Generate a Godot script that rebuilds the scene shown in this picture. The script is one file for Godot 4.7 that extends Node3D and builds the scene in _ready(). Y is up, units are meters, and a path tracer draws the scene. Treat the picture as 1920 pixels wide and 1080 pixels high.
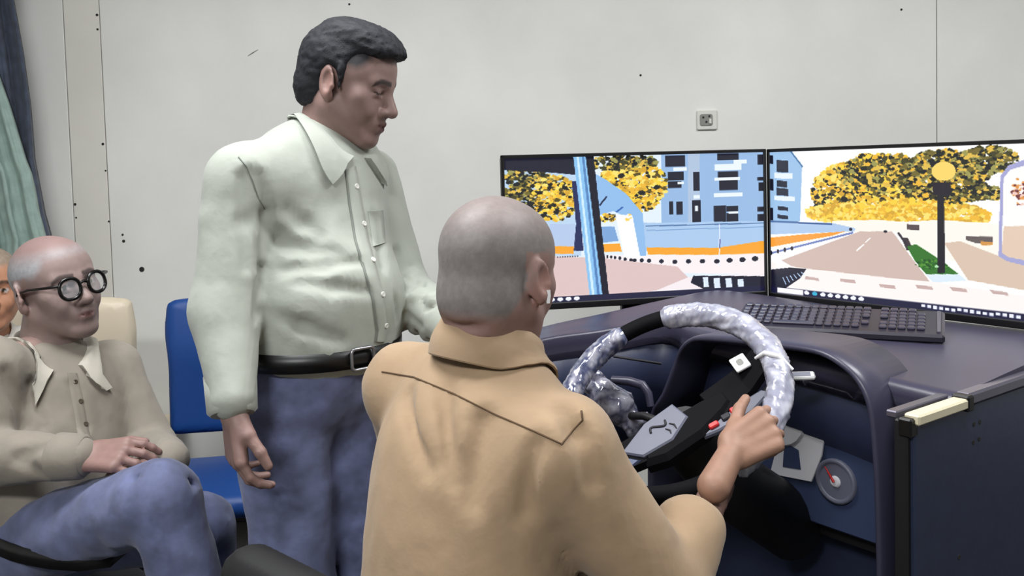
extends Node3D
# A bus driving simulator in an office room: three men, two screens, a dashboard.

const FOCAL := 1700.0
const EYE := Vector3(0, 1.40, 0)
var cam_basis := Basis(Vector3(0.999636, -0.026960, 0.001413), Vector3(0.026997, 0.998266, -0.052317), Vector3(0, 0.052336, 0.998630))
# the simulator's own axes: R across to the right, UP, F forward to the main screen
const VO := Vector3(0.291, 0, -1.68)
const VR := Vector3(0.593, 0, 0.805)
const VF := Vector3(0.805, 0, -0.593)
var taken := {}
var M := {}

func at(x: float, y: float, d: float) -> Vector3:      # a measured point: picture place and distance
	return EYE + cam_basis * Vector3((x - 960.0) / FOCAL * d, -(y - 402.0) / FOCAL * d, -d)

func veh(r: float, y: float, f: float) -> Vector3:
	return VO + VR * r + VF * f + Vector3(0, y, 0)

func _ready() -> void:
	# camera
	var cam := Camera3D.new()
	cam.name = "camera"
	cam.projection = Camera3D.PROJECTION_FRUSTUM
	cam.near = 0.05
	cam.far = 60.0
	cam.size = 1080.0 / FOCAL * 0.05
	cam.frustum_offset = Vector2(0, -138.0 / FOCAL * 0.05)
	cam.transform = Transform3D(cam_basis, EYE)
	add_child(cam)
	cam.current = true
	# surroundings and exposure
	var we := WorldEnvironment.new()
	we.name = "surroundings"
	var env := Environment.new()
	env.background_mode = Environment.BG_COLOR
	env.background_color = Color(0.55, 0.6, 0.65)
	env.tonemap_mode = Environment.TONE_MAPPER_LINEAR
	env.tonemap_exposure = 1.0
	env.sdfgi_enabled = true
	env.ssao_enabled = true
	env.ssil_enabled = true
	we.environment = env
	add_child(we)
	make_materials()
	# lamps in the ceiling (each a glowing panel with its light just below)
	ceiling_lamp(Vector3(-0.75, 2.985, -1.5), Vector2(1.2, 0.6), 1.35, "ceiling light panel above the standing man")
	ceiling_lamp(Vector3(1.6, 2.985, -1.6), Vector2(1.2, 0.6), 1.35, "ceiling light panel above the dashboard")
	ceiling_lamp(Vector3(-1.0, 2.985, 1.2), Vector2(1.2, 0.6), 2.9, "ceiling light panel behind the viewer")
	build_room()
	build_simulator()
	build_people()
	build_seats()

# ---------------------------------------------------------------- bookkeeping
func numbered(called: String) -> String:
	if not taken.has(called):
		taken[called] = 0
		return called
	taken[called] += 1
	return "%s_%03d" % [called, taken[called]]

func tag(o: Node, label: String, category: String, group := "") -> void:
	o.set_meta("label", label)
	o.set_meta("category", category)
	if group != "":
		o.set_meta("group", group)

func thing(called: String, label: String, category: String, pos := Vector3.ZERO, group := "") -> Node3D:
	var o := Node3D.new()
	o.name = numbered(called)
	o.position = pos
	add_child(o)
	tag(o, label, category, group)
	return o

func put(called: String, mesh: Mesh, mat: Material, parent: Node = null) -> MeshInstance3D:
	var o := MeshInstance3D.new()
	o.mesh = mesh
	o.material_override = mat
	if parent == null:
		o.name = numbered(called)
		add_child(o)
	else:
		o.name = called
		parent.add_child(o, true)
		if parent is Node3D:
			o.transform = glob(parent).affine_inverse()     # meshes are built in room coordinates
	return o

func glob(n: Node) -> Transform3D:
	var t := Transform3D()
	var k: Node = n
	while k is Node3D and k != self:
		t = k.transform * t
		k = k.get_parent()
	return t

func structure(called: String, mesh: Mesh, mat: Material) -> MeshInstance3D:
	var o := put(called, mesh, mat)
	o.set_meta("kind", "structure")
	return o

# ---------------------------------------------------------------- materials
func flat(c: Color, rough := 0.6, metal := 0.0) -> StandardMaterial3D:
	var m := StandardMaterial3D.new()
	m.albedo_color = c
	m.roughness = rough
	m.metallic = metal
	return m

func noise_tex(seed_: int, freq: float, lo: Color, hi: Color, normal := false, strength := 2.0) -> NoiseTexture2D:
	var n := FastNoiseLite.new()
	n.seed = seed_
	n.frequency = freq
	n.fractal_octaves = 4
	var t := NoiseTexture2D.new()
	t.width = 512
	t.height = 512
	t.seamless = true
	t.noise = n
	if normal:
		t.as_normal_map = true
		t.bump_strength = strength
	else:
		var g := Gradient.new()
		g.set_color(0, lo)
		g.set_color(1, hi)
		t.color_ramp = g
	return t

func grained(c: Color, spread: float, freq: float, scale: float, rough: float, bump := 0.0, seed_ := 1) -> StandardMaterial3D:
	var m := flat(Color.WHITE, rough)
	m.albedo_texture = noise_tex(seed_, freq, c * (1.0 - spread) + Color(0, 0, 0, spread), (c * (1.0 + spread)).clamp() , false)
	m.uv1_triplanar = true
	m.uv1_world_triplanar = true
	m.uv1_scale = Vector3.ONE * scale
	if bump > 0.0:
		m.normal_enabled = true
		m.normal_texture = noise_tex(seed_ + 7, freq * 3.0, c, c, true, bump)
		m.normal_scale = 0.5
	return m

func skin_mat() -> StandardMaterial3D:
	var m := flat(Color.WHITE, 0.56)
	m.vertex_color_use_as_albedo = true
	m.normal_enabled = true
	m.normal_texture = noise_tex(21, 0.09, Color.BLACK, Color.WHITE, true, 2.0)
	m.normal_scale = 0.25
	m.uv1_triplanar = true
	m.uv1_scale = Vector3.ONE * 14.0
	return m

func cloth(c: Color, spread: float, seed_: int, rough := 0.85) -> StandardMaterial3D:
	var m := grained(c, spread, 0.012, 2.2, rough, 1.2, seed_)
	m.rim_enabled = true
	m.rim = 0.25
	m.rim_tint = 0.6
	return m

func make_materials() -> void:
	M.wall = grained(Color(0.845, 0.845, 0.825), 0.03, 0.006, 0.45, 0.62, 0.4, 3)
	M.wall_dark = grained(Color(0.82, 0.81, 0.775), 0.03, 0.006, 0.45, 0.65, 0.4, 4)
	M.ceiling = flat(Color(0.88, 0.88, 0.86), 0.9)
	M.floor = grained(Color(0.16, 0.155, 0.15), 0.12, 0.02, 1.0, 0.45, 0.3, 5)
	M.base = flat(Color(0.12, 0.11, 0.11), 0.5)
	M.speck = flat(Color(0.10, 0.09, 0.09), 0.7)
	M.plate = flat(Color(0.82, 0.82, 0.79), 0.4)
	M.plate_grey = flat(Color(0.50, 0.50, 0.48), 0.5)
	M.skin = skin_mat()
	M.sage = cloth(Color(0.622, 0.640, 0.602), 0.03, 31)
	M.sage_shade = flat(Color(0.46, 0.48, 0.45), 0.9)  # darker sage for drawn shade lines at placket edge and armhole crease
	M.khaki = cloth(Color(0.610, 0.515, 0.405), 0.04, 32)
	M.khaki_seam = flat(Color(0.33, 0.25, 0.17), 0.9)
	M.dun = cloth(Color(0.535, 0.505, 0.460), 0.04, 33)
	M.dun_seam = flat(Color(0.28, 0.25, 0.2), 0.9)
	M.dun_collar = cloth(Color(0.72, 0.70, 0.65), 0.03, 36)
	M.white_cloth = cloth(Color(0.80, 0.79, 0.76), 0.03, 34)
	M.jeans = cloth(Color(0.36, 0.385, 0.51), 0.26, 35)
	M.dark_cloth = cloth(Color(0.13, 0.13, 0.17), 0.1, 37)
	M.khaki_dark = cloth(Color(0.33, 0.27, 0.19), 0.06, 38)
	M.hair = grained(Color(0.058, 0.064, 0.098), 0.4, 0.03, 8.0, 0.72, 4.0, 40)
	M.black = flat(Color(0.025, 0.025, 0.03), 0.4)
	M.black_soft = grained(Color(0.05, 0.05, 0.06), 0.1, 0.05, 6.0, 0.55, 0.8, 41)
	M.frame = flat(Color(0.03, 0.02, 0.02), 0.25)
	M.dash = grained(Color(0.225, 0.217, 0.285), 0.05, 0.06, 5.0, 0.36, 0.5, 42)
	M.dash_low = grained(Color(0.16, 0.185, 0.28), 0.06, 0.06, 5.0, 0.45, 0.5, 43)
	M.hood = grained(Color(0.225, 0.22, 0.29), 0.05, 0.06, 6.0, 0.36, 0.5, 44)
	M.pit = flat(Color(0.035, 0.033, 0.045), 0.6)
	M.cluster = flat(Color(0.21, 0.25, 0.36), 0.35)
	M.silver = flat(Color(0.36, 0.37, 0.43), 0.45)
	M.wheel_black = grained(Color(0.040, 0.040, 0.055), 0.1, 0.06, 8.0, 0.55, 0.8, 45)
	M.wheel_black.roughness = 0.75
	M.wheel_black.metallic_specular = 0.25
	M.white = flat(Color(0.86, 0.86, 0.86), 0.35)
	M.paper = flat(Color(0.78, 0.78, 0.80), 0.6)
	M.ink = flat(Color(0.05, 0.05, 0.09), 0.6)
	M.red = flat(Color(0.72, 0.10, 0.10), 0.4)
	M.metal_panel = grained(Color(0.21, 0.24, 0.33), 0.05, 0.02, 2.0, 0.32, 0.2, 46)
	M.metal_panel.metallic = 0.35
	M.rail = flat(Color(0.42, 0.41, 0.46), 0.3, 0.6)
	M.cream = flat(Color(0.80, 0.77, 0.66), 0.4)
	M.key = flat(Color(0.20, 0.19, 0.255), 0.3)
	M.keycase = flat(Color(0.15, 0.14, 0.19), 0.4)
	M.key_print = flat(Color(0.75, 0.75, 0.8), 0.5)
	M.blue_plastic = flat(Color(0.05, 0.24, 0.50), 0.5)
	M.cream_plastic = flat(Color(0.80, 0.75, 0.66), 0.45)
	M.steel = flat(Color(0.55, 0.55, 0.56), 0.3, 0.8)
	M.drape = cloth(Color(0.24, 0.27, 0.33), 0.25, 47)
	M.drape_pale = cloth(Color(0.55, 0.63, 0.60), 0.12, 48)
	var wrap := flat(Color.WHITE, 0.16)
	wrap.vertex_color_use_as_albedo = true
	wrap.clearcoat_enabled = true
	wrap.clearcoat = 0.6
	wrap.clearcoat_roughness = 0.15
	M.wrap = wrap
	var lens := flat(Color(0.9, 0.92, 0.95, 0.10), 0.02)
	lens.transparency = BaseMaterial3D.TRANSPARENCY_ALPHA
	M.lens = lens

# ---------------------------------------------------------------- simple meshes
class Shape:
	var st := SurfaceTool.new()
	func _init() -> void:
		st.begin(Mesh.PRIMITIVE_TRIANGLES)
		st.set_smooth_group(-1)
	func smooth(on: bool) -> Shape:
		st.set_smooth_group(0 if on else -1)
		return self
	func tri(a: Vector3, b: Vector3, c: Vector3) -> void:
		st.add_vertex(a)
		st.add_vertex(b)
		st.add_vertex(c)
	func quad(a: Vector3, b: Vector3, c: Vector3, d: Vector3) -> void:
		tri(a, b, c)
		tri(a, c, d)
	func done() -> ArrayMesh:
		st.generate_normals()
		return st.commit()
	# rings of equal length joined one after another; outward when each ring runs clockwise seen along the path
	func loft(rings: Array, ring_closed := true, caps := true, path_closed := false) -> Shape:
		var n: int = rings[0].size()
		var last: int = rings.size() if path_closed else rings.size() - 1
		for i in last:
			var p: PackedVector3Array = rings[i]
			var q: PackedVector3Array = rings[(i + 1) % rings.size()]
			for j in (n if ring_closed else n - 1):
				var k: int = (j + 1) % n
				quad(p[j], p[k], q[k], q[j])
		if caps and not path_closed:
			st.set_smooth_group(-1)
			var a: PackedVector3Array = rings[0]
			var b: PackedVector3Array = rings[rings.size() - 1]
			var ca := Vector3.ZERO
			var cb := Vector3.ZERO
			for j in n:
				ca += a[j] / n
				cb += b[j] / n
			for j in n:
				var k: int = (j + 1) % n
				tri(ca, a[k], a[j])
				tri(cb, b[j], b[k])
			st.set_smooth_group(0)
		return self
	# chamfered box, half sizes h, on the axes of t
	func box(t: Transform3D, h: Vector3, bevel := 0.002) -> Shape:
		var b := minf(bevel, minf(h.x, minf(h.y, h.z)) * 0.9)
		var i := h - Vector3.ONE * b
		var f := func(axis: int, s: float, u: float, v: float) -> Vector3:
			var p := Vector3.ZERO
			p[axis] = s * h[axis]
			p[(axis + 1) % 3] = u * i[(axis + 1) % 3]
			p[(axis + 2) % 3] = v * i[(axis + 2) % 3]
			return t * p
		for axis in 3:
			for s in [-1.0, 1.0]:
				var q := [f.call(axis, s, -s, 1.0), f.call(axis, s, s, 1.0), f.call(axis, s, s, -1.0), f.call(axis, s, -s, -1.0)]
				quad(q[0], q[1], q[2], q[3])
		for axis in 3:                                   # edges along axis
			var o1 := (axis + 1) % 3
			var o2 := (axis + 2) % 3
			for s1 in [-1.0, 1.0]:
				for s2 in [-1.0, 1.0]:
					var e := func(on1: bool, w: float) -> Vector3:
						var p := Vector3.ZERO
						p[axis] = w * i[axis]
						p[o1] = s1 * (h[o1] if on1 else i[o1])
						p[o2] = s2 * (i[o2] if on1 else h[o2])
						return t * p
					if s1 * s2 > 0.0:
						quad(e.call(true, 1.0), e.call(true, -1.0), e.call(false, -1.0), e.call(false, 1.0))
					else:
						quad(e.call(true, -1.0), e.call(true, 1.0), e.call(false, 1.0), e.call(false, -1.0))
		for sx in [-1.0, 1.0]:
			for sy in [-1.0, 1.0]:
				for sz in [-1.0, 1.0]:
					var a := t * Vector3(sx * h.x, sy * i.y, sz * i.z)
					var c := t * Vector3(sx * i.x, sy * h.y, sz * i.z)
					var d := t * Vector3(sx * i.x, sy * i.y, sz * h.z)
					if sx * sy * sz > 0.0:
						tri(a, d, c)
					else:
						tri(a, c, d)
		return self
	# round tube along points
	func tube(pts: Array, radii: Array, sides := 10, closed := false) -> Shape:
		st.set_smooth_group(0)
		var rings := []
		var n := pts.size()
		var u := Vector3.ZERO
		for i in n:
			var prev: Vector3 = pts[(i - 1 + n) % n] if closed or i > 0 else pts[i]
			var next: Vector3 = pts[(i + 1) % n] if closed or i < n - 1 else pts[i]
			var dir := (next - prev).normalized()
			if u == Vector3.ZERO:
				u = dir.cross(Vector3.UP if absf(dir.y) < 0.9 else Vector3.RIGHT).normalized()
			u = (u - dir * u.dot(dir)).normalized()
			var v := dir.cross(u)
			var r: float = radii[i] if radii.size() > 1 else radii[0]
			var ring := PackedVector3Array()
			for j in sides:
				var a := -TAU * j / sides
				ring.append(pts[i] + (u * cos(a) + v * sin(a)) * r)
			rings.append(ring)
		loft(rings, true, true, closed)
		return self
	# profile [radius, height] turned round the y axis of t
	func lathe(t: Transform3D, profile: Array, sides := 24) -> Shape:
		st.set_smooth_group(0)
		var rings := []
		for p in profile:
			var ring := PackedVector3Array()
			for j in sides:
				var a := TAU * j / sides
				ring.append(t * Vector3(cos(a) * p[0], p[1], sin(a) * p[0]))
			rings.append(ring)
		loft(rings)
		return self
	# outline (in the xy plane of t, counter-clockwise) pushed out from z = 0 to z = depth, edges chamfered at the front
	func prism(t: Transform3D, outline: PackedVector2Array, depth: float, bevel := 0.0) -> Shape:
		st.set_smooth_group(-1)
		var o := outline
		if Geometry2D.is_polygon_clockwise(o):
			o = o.duplicate()
			o.reverse()
		var inner := o
		var n := o.size()
		if bevel > 0.0:
			var off := Geometry2D.offset_polygon(o, -bevel)
			inner = PackedVector2Array()
			for p in o:
				var best := p
				var bd := 1e9
				for poly in off:
					for m in poly.size():
						var cpt := Geometry2D.get_closest_point_to_segment(p, poly[m], poly[(m + 1) % poly.size()])
						if cpt.distance_squared_to(p) < bd:
							bd = cpt.distance_squared_to(p)
							best = cpt
				inner.append(best)
		var idx := Geometry2D.triangulate_polygon(o)
		for k in range(0, idx.size(), 3):
			var a := inner[idx[k]]
			var b := inner[idx[k + 1]]
			var c := inner[idx[k + 2]]
			var a2 := o[idx[k]]
			var b2 := o[idx[k + 1]]
			var c2 := o[idx[k + 2]]
			var flip := (b2 - a2).cross(c2 - a2) > 0.0
			var f := [a, c, b] if flip else [a, b, c]
			tri(t * Vector3(f[0].x, f[0].y, depth), t * Vector3(f[1].x, f[1].y, depth), t * Vector3(f[2].x, f[2].y, depth))
			var g := [a2, b2, c2] if flip else [a2, c2, b2]
			tri(t * Vector3(g[0].x, g[0].y, 0), t * Vector3(g[1].x, g[1].y, 0), t * Vector3(g[2].x, g[2].y, 0))
		for k in n:
			var p := o[k]
			var q := o[(k + 1) % n]
			var zb := depth - bevel
			quad(t * Vector3(p.x, p.y, 0), t * Vector3(p.x, p.y, zb), t * Vector3(q.x, q.y, zb), t * Vector3(q.x, q.y, 0))
			if bevel > 0.0:
				var pi := inner[k]
				var qi := inner[(k + 1) % n]
				quad(t * Vector3(p.x, p.y, zb), t * Vector3(pi.x, pi.y, depth), t * Vector3(qi.x, qi.y, depth), t * Vector3(q.x, q.y, zb))
		return self

func frame_of(origin: Vector3, z: Vector3, up := Vector3.UP) -> Transform3D:     # z out of the face, y as near to up as can be
	var zz := z.normalized()
	var x := up.cross(zz).normalized()
	return Transform3D(Basis(x, zz.cross(x), zz), origin)

func block(a: Vector3, b: Vector3, bevel := 0.002) -> ArrayMesh:
	return Shape.new().box(Transform3D(Basis(), (a + b) / 2), (b - a).abs() / 2, bevel).done()

func rounded_outline(w: float, h: float, r: float, steps := 5) -> PackedVector2Array:
	var o := PackedVector2Array()
	for c in 4:
		var cx := (w / 2 - r) * (1 if c == 0 or c == 3 else -1)
		var cy := (h / 2 - r) * (1 if c < 2 else -1)
		for s in steps + 1:
			var a := PI / 2 * (c + float(s) / steps)
			o.append(Vector2(cx + r * cos(a), cy + r * sin(a)))
	return o

# ---------------------------------------------------------------- soft bodies: distance fields meshed as surface nets
class Prim:
	var t := 0
	var sub := false
	var k := 0.01
	var a := Vector3.ZERO
	var b := Vector3.ZERO
	var ra := 0.0
	var rb := 0.0
	var r := Vector3.ONE
	var inv := Basis()
	func d(p: Vector3) -> float:
		if t == 0:
			var ab := b - a
			var ap := p - a
			var h := clampf(ap.dot(ab) / maxf(ab.length_squared(), 1e-9), 0.0, 1.0)
			return (ap - ab * h).length() - lerpf(ra, rb, h)
		var q := inv * (p - a)
		if t == 1:
			var k1 := (q / (r * r)).length()
			if k1 < 1e-6:
				return -minf(r.x, minf(r.y, r.z))
			var k0 := (q / r).length()
			return k0 * (k0 - 1.0) / k1
		var w := q.abs() - r
		return Vector3(maxf(w.x, 0), maxf(w.y, 0), maxf(w.z, 0)).length() + minf(maxf(w.x, maxf(w.y, w.z)), 0.0) - ra

class Field:
	var prims: Array[Prim] = []
	var frame := Transform3D()
	var unit := 1.0
	var cell := 0.01
	var loose := 0.008          # how far the bump may move the surface
	var lo := Vector3.ONE * 1e9
	var hi := Vector3.ONE * -1e9
	var paint: Callable
	var bump: Callable          # extra distance, small
	var verts := PackedVector3Array()
	var norms := PackedVector3Array()
	var cols := PackedColorArray()
	var index := PackedInt32Array()
	func on(f: Transform3D, s := 1.0) -> Field:      # following shapes are given in this frame
		frame = f
		unit = s
		return self
	func grow(c: Vector3, rr: float) -> void:
		lo = lo.min(c - Vector3.ONE * rr)
		hi = hi.max(c + Vector3.ONE * rr)
	func cone(a: Vector3, b: Vector3, ra: float, rb: float, k := 0.01, sub := false) -> Field:
		var p := Prim.new()
		p.a = frame * (a * unit)
		p.b = frame * (b * unit)
		p.ra = ra * unit
		p.rb = rb * unit
		p.k = k * unit
		p.sub = sub
		prims.append(p)
		if not sub:
			grow(p.a, p.ra)
			grow(p.b, p.rb)
		return self
	func ell(c: Vector3, r: Vector3, k := 0.01, sub := false, turn := Basis()) -> Field:
		var p := Prim.new()
		p.t = 1
		p.a = frame * (c * unit)
		p.r = r * unit
		p.inv = (frame.basis.orthonormalized() * turn).inverse()
		p.k = k * unit
		p.sub = sub
		prims.append(p)
		if not sub:
			grow(p.a, maxf(p.r.x, maxf(p.r.y, p.r.z)))
		return self
	func box(c: Vector3, r: Vector3, round_: float, k := 0.01, sub := false, turn := Basis()) -> Field:
		var p := Prim.new()
		p.t = 2
		p.a = frame * (c * unit)
		p.r = (r - Vector3.ONE * round_) * unit
		p.ra = round_ * unit
		p.inv = (frame.basis.orthonormalized() * turn).inverse()
		p.k = k * unit
		p.sub = sub
		prims.append(p)
		if not sub:
			grow(p.a, r.length() * unit)
		return self
	static func join(list: Array[Prim], p: Vector3) -> float:
		var d := 1e3
		for q in list:
			var e := q.d(p)
			if q.sub:
				e = -e
				var h := maxf(q.k - absf(d - e), 0.0)
				d = maxf(d, e) + h * h / (4.0 * q.k)
			else:
				var h := maxf(q.k - absf(d - e), 0.0)
				d = minf(d, e) - h * h / (4.0 * q.k)
		return d
	func at(p: Vector3) -> float:
		var d := join(prims, p)
		if bump.is_valid() and absf(d) < 0.04:
			d += bump.call(p)
		return d
	func slope(p: Vector3) -> Vector3:
		var e := 0.002
		return Vector3(at(p + Vector3(e, 0, 0)) - at(p - Vector3(e, 0, 0)), at(p + Vector3(0, e, 0)) - at(p - Vector3(0, e, 0)), at(p + Vector3(0, 0, e)) - at(p - Vector3(0, 0, e))).normalized()
	func hit(from: Vector3, dir: Vector3, far := 6.0) -> Vector3:
		var s := 0.0
		var best := from
		var bd := 1e9
		for i in 160:
			var p := from + dir * s
			var d := at(p)
			if d < bd:
				bd = d
				best = p
			if d < 0.0004 or s > far:
				break
			s += maxf(d * 0.7, 0.0005)
		return best
	func push_out(p: Vector3, off: float) -> Vector3:
		for i in 6:
			var d := at(p)
			if d >= off:
				break
			p += slope(p) * (off - d)
		return p
	func run() -> void:
		var n := 4
		var pad := cell * 3.0
		var base := lo - Vector3.ONE * pad
		var span := hi - lo + Vector3.ONE * pad * 2.0
		var bs := cell * n * 2
		var nb := Vector3i((span / bs).ceil())
		var half := bs * 0.5 * 1.7320508
		var half2 := half * 0.5
		var slack := 0.12 * half + (loose if bump.is_valid() else 0.0)
		var where := {}
		var edges: Array[Vector3i] = []
		var kinds := PackedByteArray()
		var m := n + 1
		var val := PackedFloat32Array()
		val.resize(m * m * m)
		var neg := PackedByteArray()
		neg.resize(m * m * m)
		var ea := PackedInt32Array([0, 2, 4, 6, 0, 1, 4, 5, 0, 1, 2, 3])
		var eb := PackedInt32Array([1, 3, 5, 7, 2, 3, 6, 7, 4, 5, 6, 7])
		var step := PackedInt32Array([0, 1, m, m + 1, m * m, m * m + 1, m * m + m, m * m + m + 1])
		var bumpy := bump.is_valid()
		for bz in nb.z:
			for by in nb.y:
				for bx in nb.x:
					var c := base + (Vector3(bx, by, bz) + Vector3.ONE * 0.5) * bs
					var big := trim(prims, c, half, slack)
					if big.is_empty() or absf(join(big, c)) > half * 1.15 + slack:
						continue
					for sub in 8:
						var g0 := Vector3i(bx * 2 + (sub & 1), by * 2 + ((sub >> 1) & 1), bz * 2 + (sub >> 2)) * n
						var o := base + Vector3(g0) * cell
						var c2 := o + Vector3.ONE * (cell * n * 0.5)
						if absf(join(big, c2)) > half2 * 1.15 + slack:
							continue
						var list := trim(big, c2, half2, slack)
						if list.is_empty():
							continue
						var ins := 0
						var at_ := 0
						for z in m:
							for y in m:
								for x in m:
									var p := o + Vector3(x, y, z) * cell
									var d := join(list, p)
									if bumpy and absf(d) < 0.03:
										d += bump.call(p)
									val[at_] = d
									if d < 0.0:
										neg[at_] = 1
										ins += 1
									else:
										neg[at_] = 0
									at_ += 1
						if ins == 0 or ins == m * m * m:
							continue
						for z in n:
							for y in n:
								for x in n:
									var i0 := (z * m + y) * m + x
									var mask := 0
									for k in 8:
										mask |= neg[i0 + step[k]] << k
									if mask == 0 or mask == 255:
										continue
									var g := g0 + Vector3i(x, y, z)
									var inside := mask & 1
									if inside != (mask >> 1) & 1:
										edges.append(g)
										kinds.append(inside)
									if inside != (mask >> 2) & 1:
										edges.append(g)
										kinds.append(2 + inside)
									if inside != (mask >> 4) & 1:
										edges.append(g)
										kinds.append(4 + inside)
									var sum := Vector3.ZERO
									var cnt := 0
									for e in 12:
										var ia := ea[e]
										var ib := eb[e]
										if ((mask >> ia) & 1) != ((mask >> ib) & 1):
											var a := val[i0 + step[ia]]
											var b := val[i0 + step[ib]]
											sum += Vector3(ia & 1, (ia >> 1) & 1, ia >> 2).lerp(Vector3(ib & 1, (ib >> 1) & 1, ib >> 2), a / (a - b))
											cnt += 1
									where[key(g)] = verts.size()
									verts.append(base + (Vector3(g) + sum / cnt) * cell)
		norms.resize(verts.size())
		for k in edges.size():
			var g := edges[k]
			var ax := kinds[k] >> 1
			var u := Vector3i.ZERO
			var w := Vector3i.ZERO
			u[(ax + 1) % 3] = 1
			w[(ax + 2) % 3] = 1
			var i0 = where.get(key(g - u - w), -1)
			var i1 = where.get(key(g - w), -1)
			var i2 = where.get(key(g), -1)
			var i3 = where.get(key(g - u), -1)
			if i0 < 0 or i1 < 0 or i2 < 0 or i3 < 0:
				continue
			if kinds[k] & 1:
				facet(i0, i2, i1)
				facet(i0, i3, i2)
			else:
				facet(i0, i1, i2)
				facet(i0, i2, i3)
		for i in norms.size():
			norms[i] = norms[i].normalized()
		if paint.is_valid():
			cols.resize(verts.size())
			for i in verts.size():
				cols[i] = paint.call(verts[i])
	func trim(from: Array[Prim], c: Vector3, r: float, slack: float) -> Array[Prim]:      # the shapes that matter within r of c
		var ds := PackedFloat32Array()
		var dmin := 1e9
		for q in from:
			var e := q.d(c)
			ds.append(e)
			if not q.sub and e < dmin:
				dmin = e
		var list: Array[Prim] = []
		if dmin > r * 1.15 + slack + 0.02:
			return list
		for i in from.size():
			var q := from[i]
			if q.sub:
				if ds[i] < r * 1.15 + q.k + slack:
					list.append(q)
			elif ds[i] < dmin + r * 2.2 + q.k + slack:
				list.append(q)
		return list
	func key(g: Vector3i) -> int:
		return ((g.x + 8) * 4096 + g.y + 8) * 4096 + g.z + 8
	func facet(a: int, b: int, c: int) -> void:      # clockwise seen from outside
		index.append(a)
		index.append(b)
		index.append(c)
		var nn := (verts[c] - verts[a]).cross(verts[b] - verts[a])
		norms[a] += nn
		norms[b] += nn
		norms[c] += nn

func mesh_of(fields: Array) -> ArrayMesh:
	var v := PackedVector3Array()
	var n := PackedVector3Array()
	var c := PackedColorArray()
	var ix := PackedInt32Array()
	for f in fields:
		var off := v.size()
		v.append_array(f.verts)
		n.append_array(f.norms)
		c.append_array(f.cols)
		for i in f.index:
			ix.append(i + off)
	var arr := []
	arr.resize(Mesh.ARRAY_MAX)
	arr[Mesh.ARRAY_VERTEX] = v
	arr[Mesh.ARRAY_NORMAL] = n
	if c.size() == v.size():
		arr[Mesh.ARRAY_COLOR] = c
	arr[Mesh.ARRAY_INDEX] = ix
	var mesh := ArrayMesh.new()
	mesh.add_surface_from_arrays(Mesh.PRIMITIVE_TRIANGLES, arr)
	return mesh

func run_all(fields: Array) -> void:
	var waiting := fields.duplicate()
	var gate := Mutex.new()
	var threads := []
	for k in 4:
		var th := Thread.new()
		th.start(func() -> void:
			while true:
				gate.lock()
				var f = waiting.pop_front()
				gate.unlock()
				if f == null:
					return
				f.run())
		threads.append(th)
	for th in threads:
		th.wait_to_finish()

# a band of cloth laid on a field: rows of points, raised by off, with a visible edge
func laid(f: Field, rows: Array, off: float) -> ArrayMesh:
	var top := []
	for row in rows:
		var r := PackedVector3Array()
		for p in row:
			r.append(p)
		top.append(r)
	var s := Shape.new().smooth(true)
	var rings := []
	for r in top:
		var ring := PackedVector3Array()
		var nr: int = r.size()
		var outs := []
		for p in r:
			outs.append(f.slope(p))
		for j in nr:
			ring.append(r[j] + outs[j] * off * (0.5 if j == 0 or j == nr - 1 else 1.0))
		for j in nr:
			var q := nr - 1 - j
			ring.append(r[q] - outs[q] * 0.002)
		rings.append(ring)
	# loft wants clockwise rings seen along the path; test with the first
	var a: PackedVector3Array = rings[0]
	var dir: Vector3 = rings[1][0] - a[0]
	var cross := Vector3.ZERO
	for j in a.size():
		cross += a[j].cross(a[(j + 1) % a.size()])
	if cross.dot(dir) > 0.0:
		rings.reverse()
	s.loft(rings)
	return s.done()

func look(x: float, y: float) -> Vector3:
	return (at(x, y, 1.0) - EYE).normalized()

func traced(f: Field, x: float, y: float) -> Vector3:
	return f.hit(EYE + look(x, y) * 0.6, look(x, y))

# a band given by its two edges as lists of measured places, n across
func band(f: Field, left: Array, right: Array, off: float, fine := 4) -> ArrayMesh:
	var rows := []
	for i in left.size() - 1:
		for s in fine:
			if i > 0 and s == 0:
				pass
			var w := float(s) / fine
			var l: Vector2 = left[i].lerp(left[i + 1], w)
			var r: Vector2 = right[i].lerp(right[i + 1], w)
			rows.append([traced(f, l.x, l.y), traced(f, lerpf(l.x, r.x, 0.33), lerpf(l.y, r.y, 0.33)), traced(f, lerpf(l.x, r.x, 0.67), lerpf(l.y, r.y, 0.67)), traced(f, r.x, r.y)])
	var le: Vector2 = left[left.size() - 1]
	var re: Vector2 = right[right.size() - 1]
	rows.append([traced(f, le.x, le.y), traced(f, lerpf(le.x, re.x, 0.33), lerpf(le.y, re.y, 0.33)), traced(f, lerpf(le.x, re.x, 0.67), lerpf(le.y, re.y, 0.67)), traced(f, re.x, re.y)])
	return laid(f, rows, off)

func stitch(f: Field, pts: Array, r := 0.0016, fine := 6) -> ArrayMesh:      # a raised seam
	var line := []
	for i in pts.size() - 1:
		for s in fine:
			var q: Vector2 = pts[i].lerp(pts[i + 1], float(s) / fine)
			line.append(traced(f, q.x, q.y))
	line.append(traced(f, pts[-1].x, pts[-1].y))
	return Shape.new().tube(line, [r], 6).done()

# ---------------------------------------------------------------- people
func lin(r: float, g: float, b: float) -> Color:      # skin and hair colours as linear values
	return Color(r, g, b).srgb_to_linear()

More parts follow.
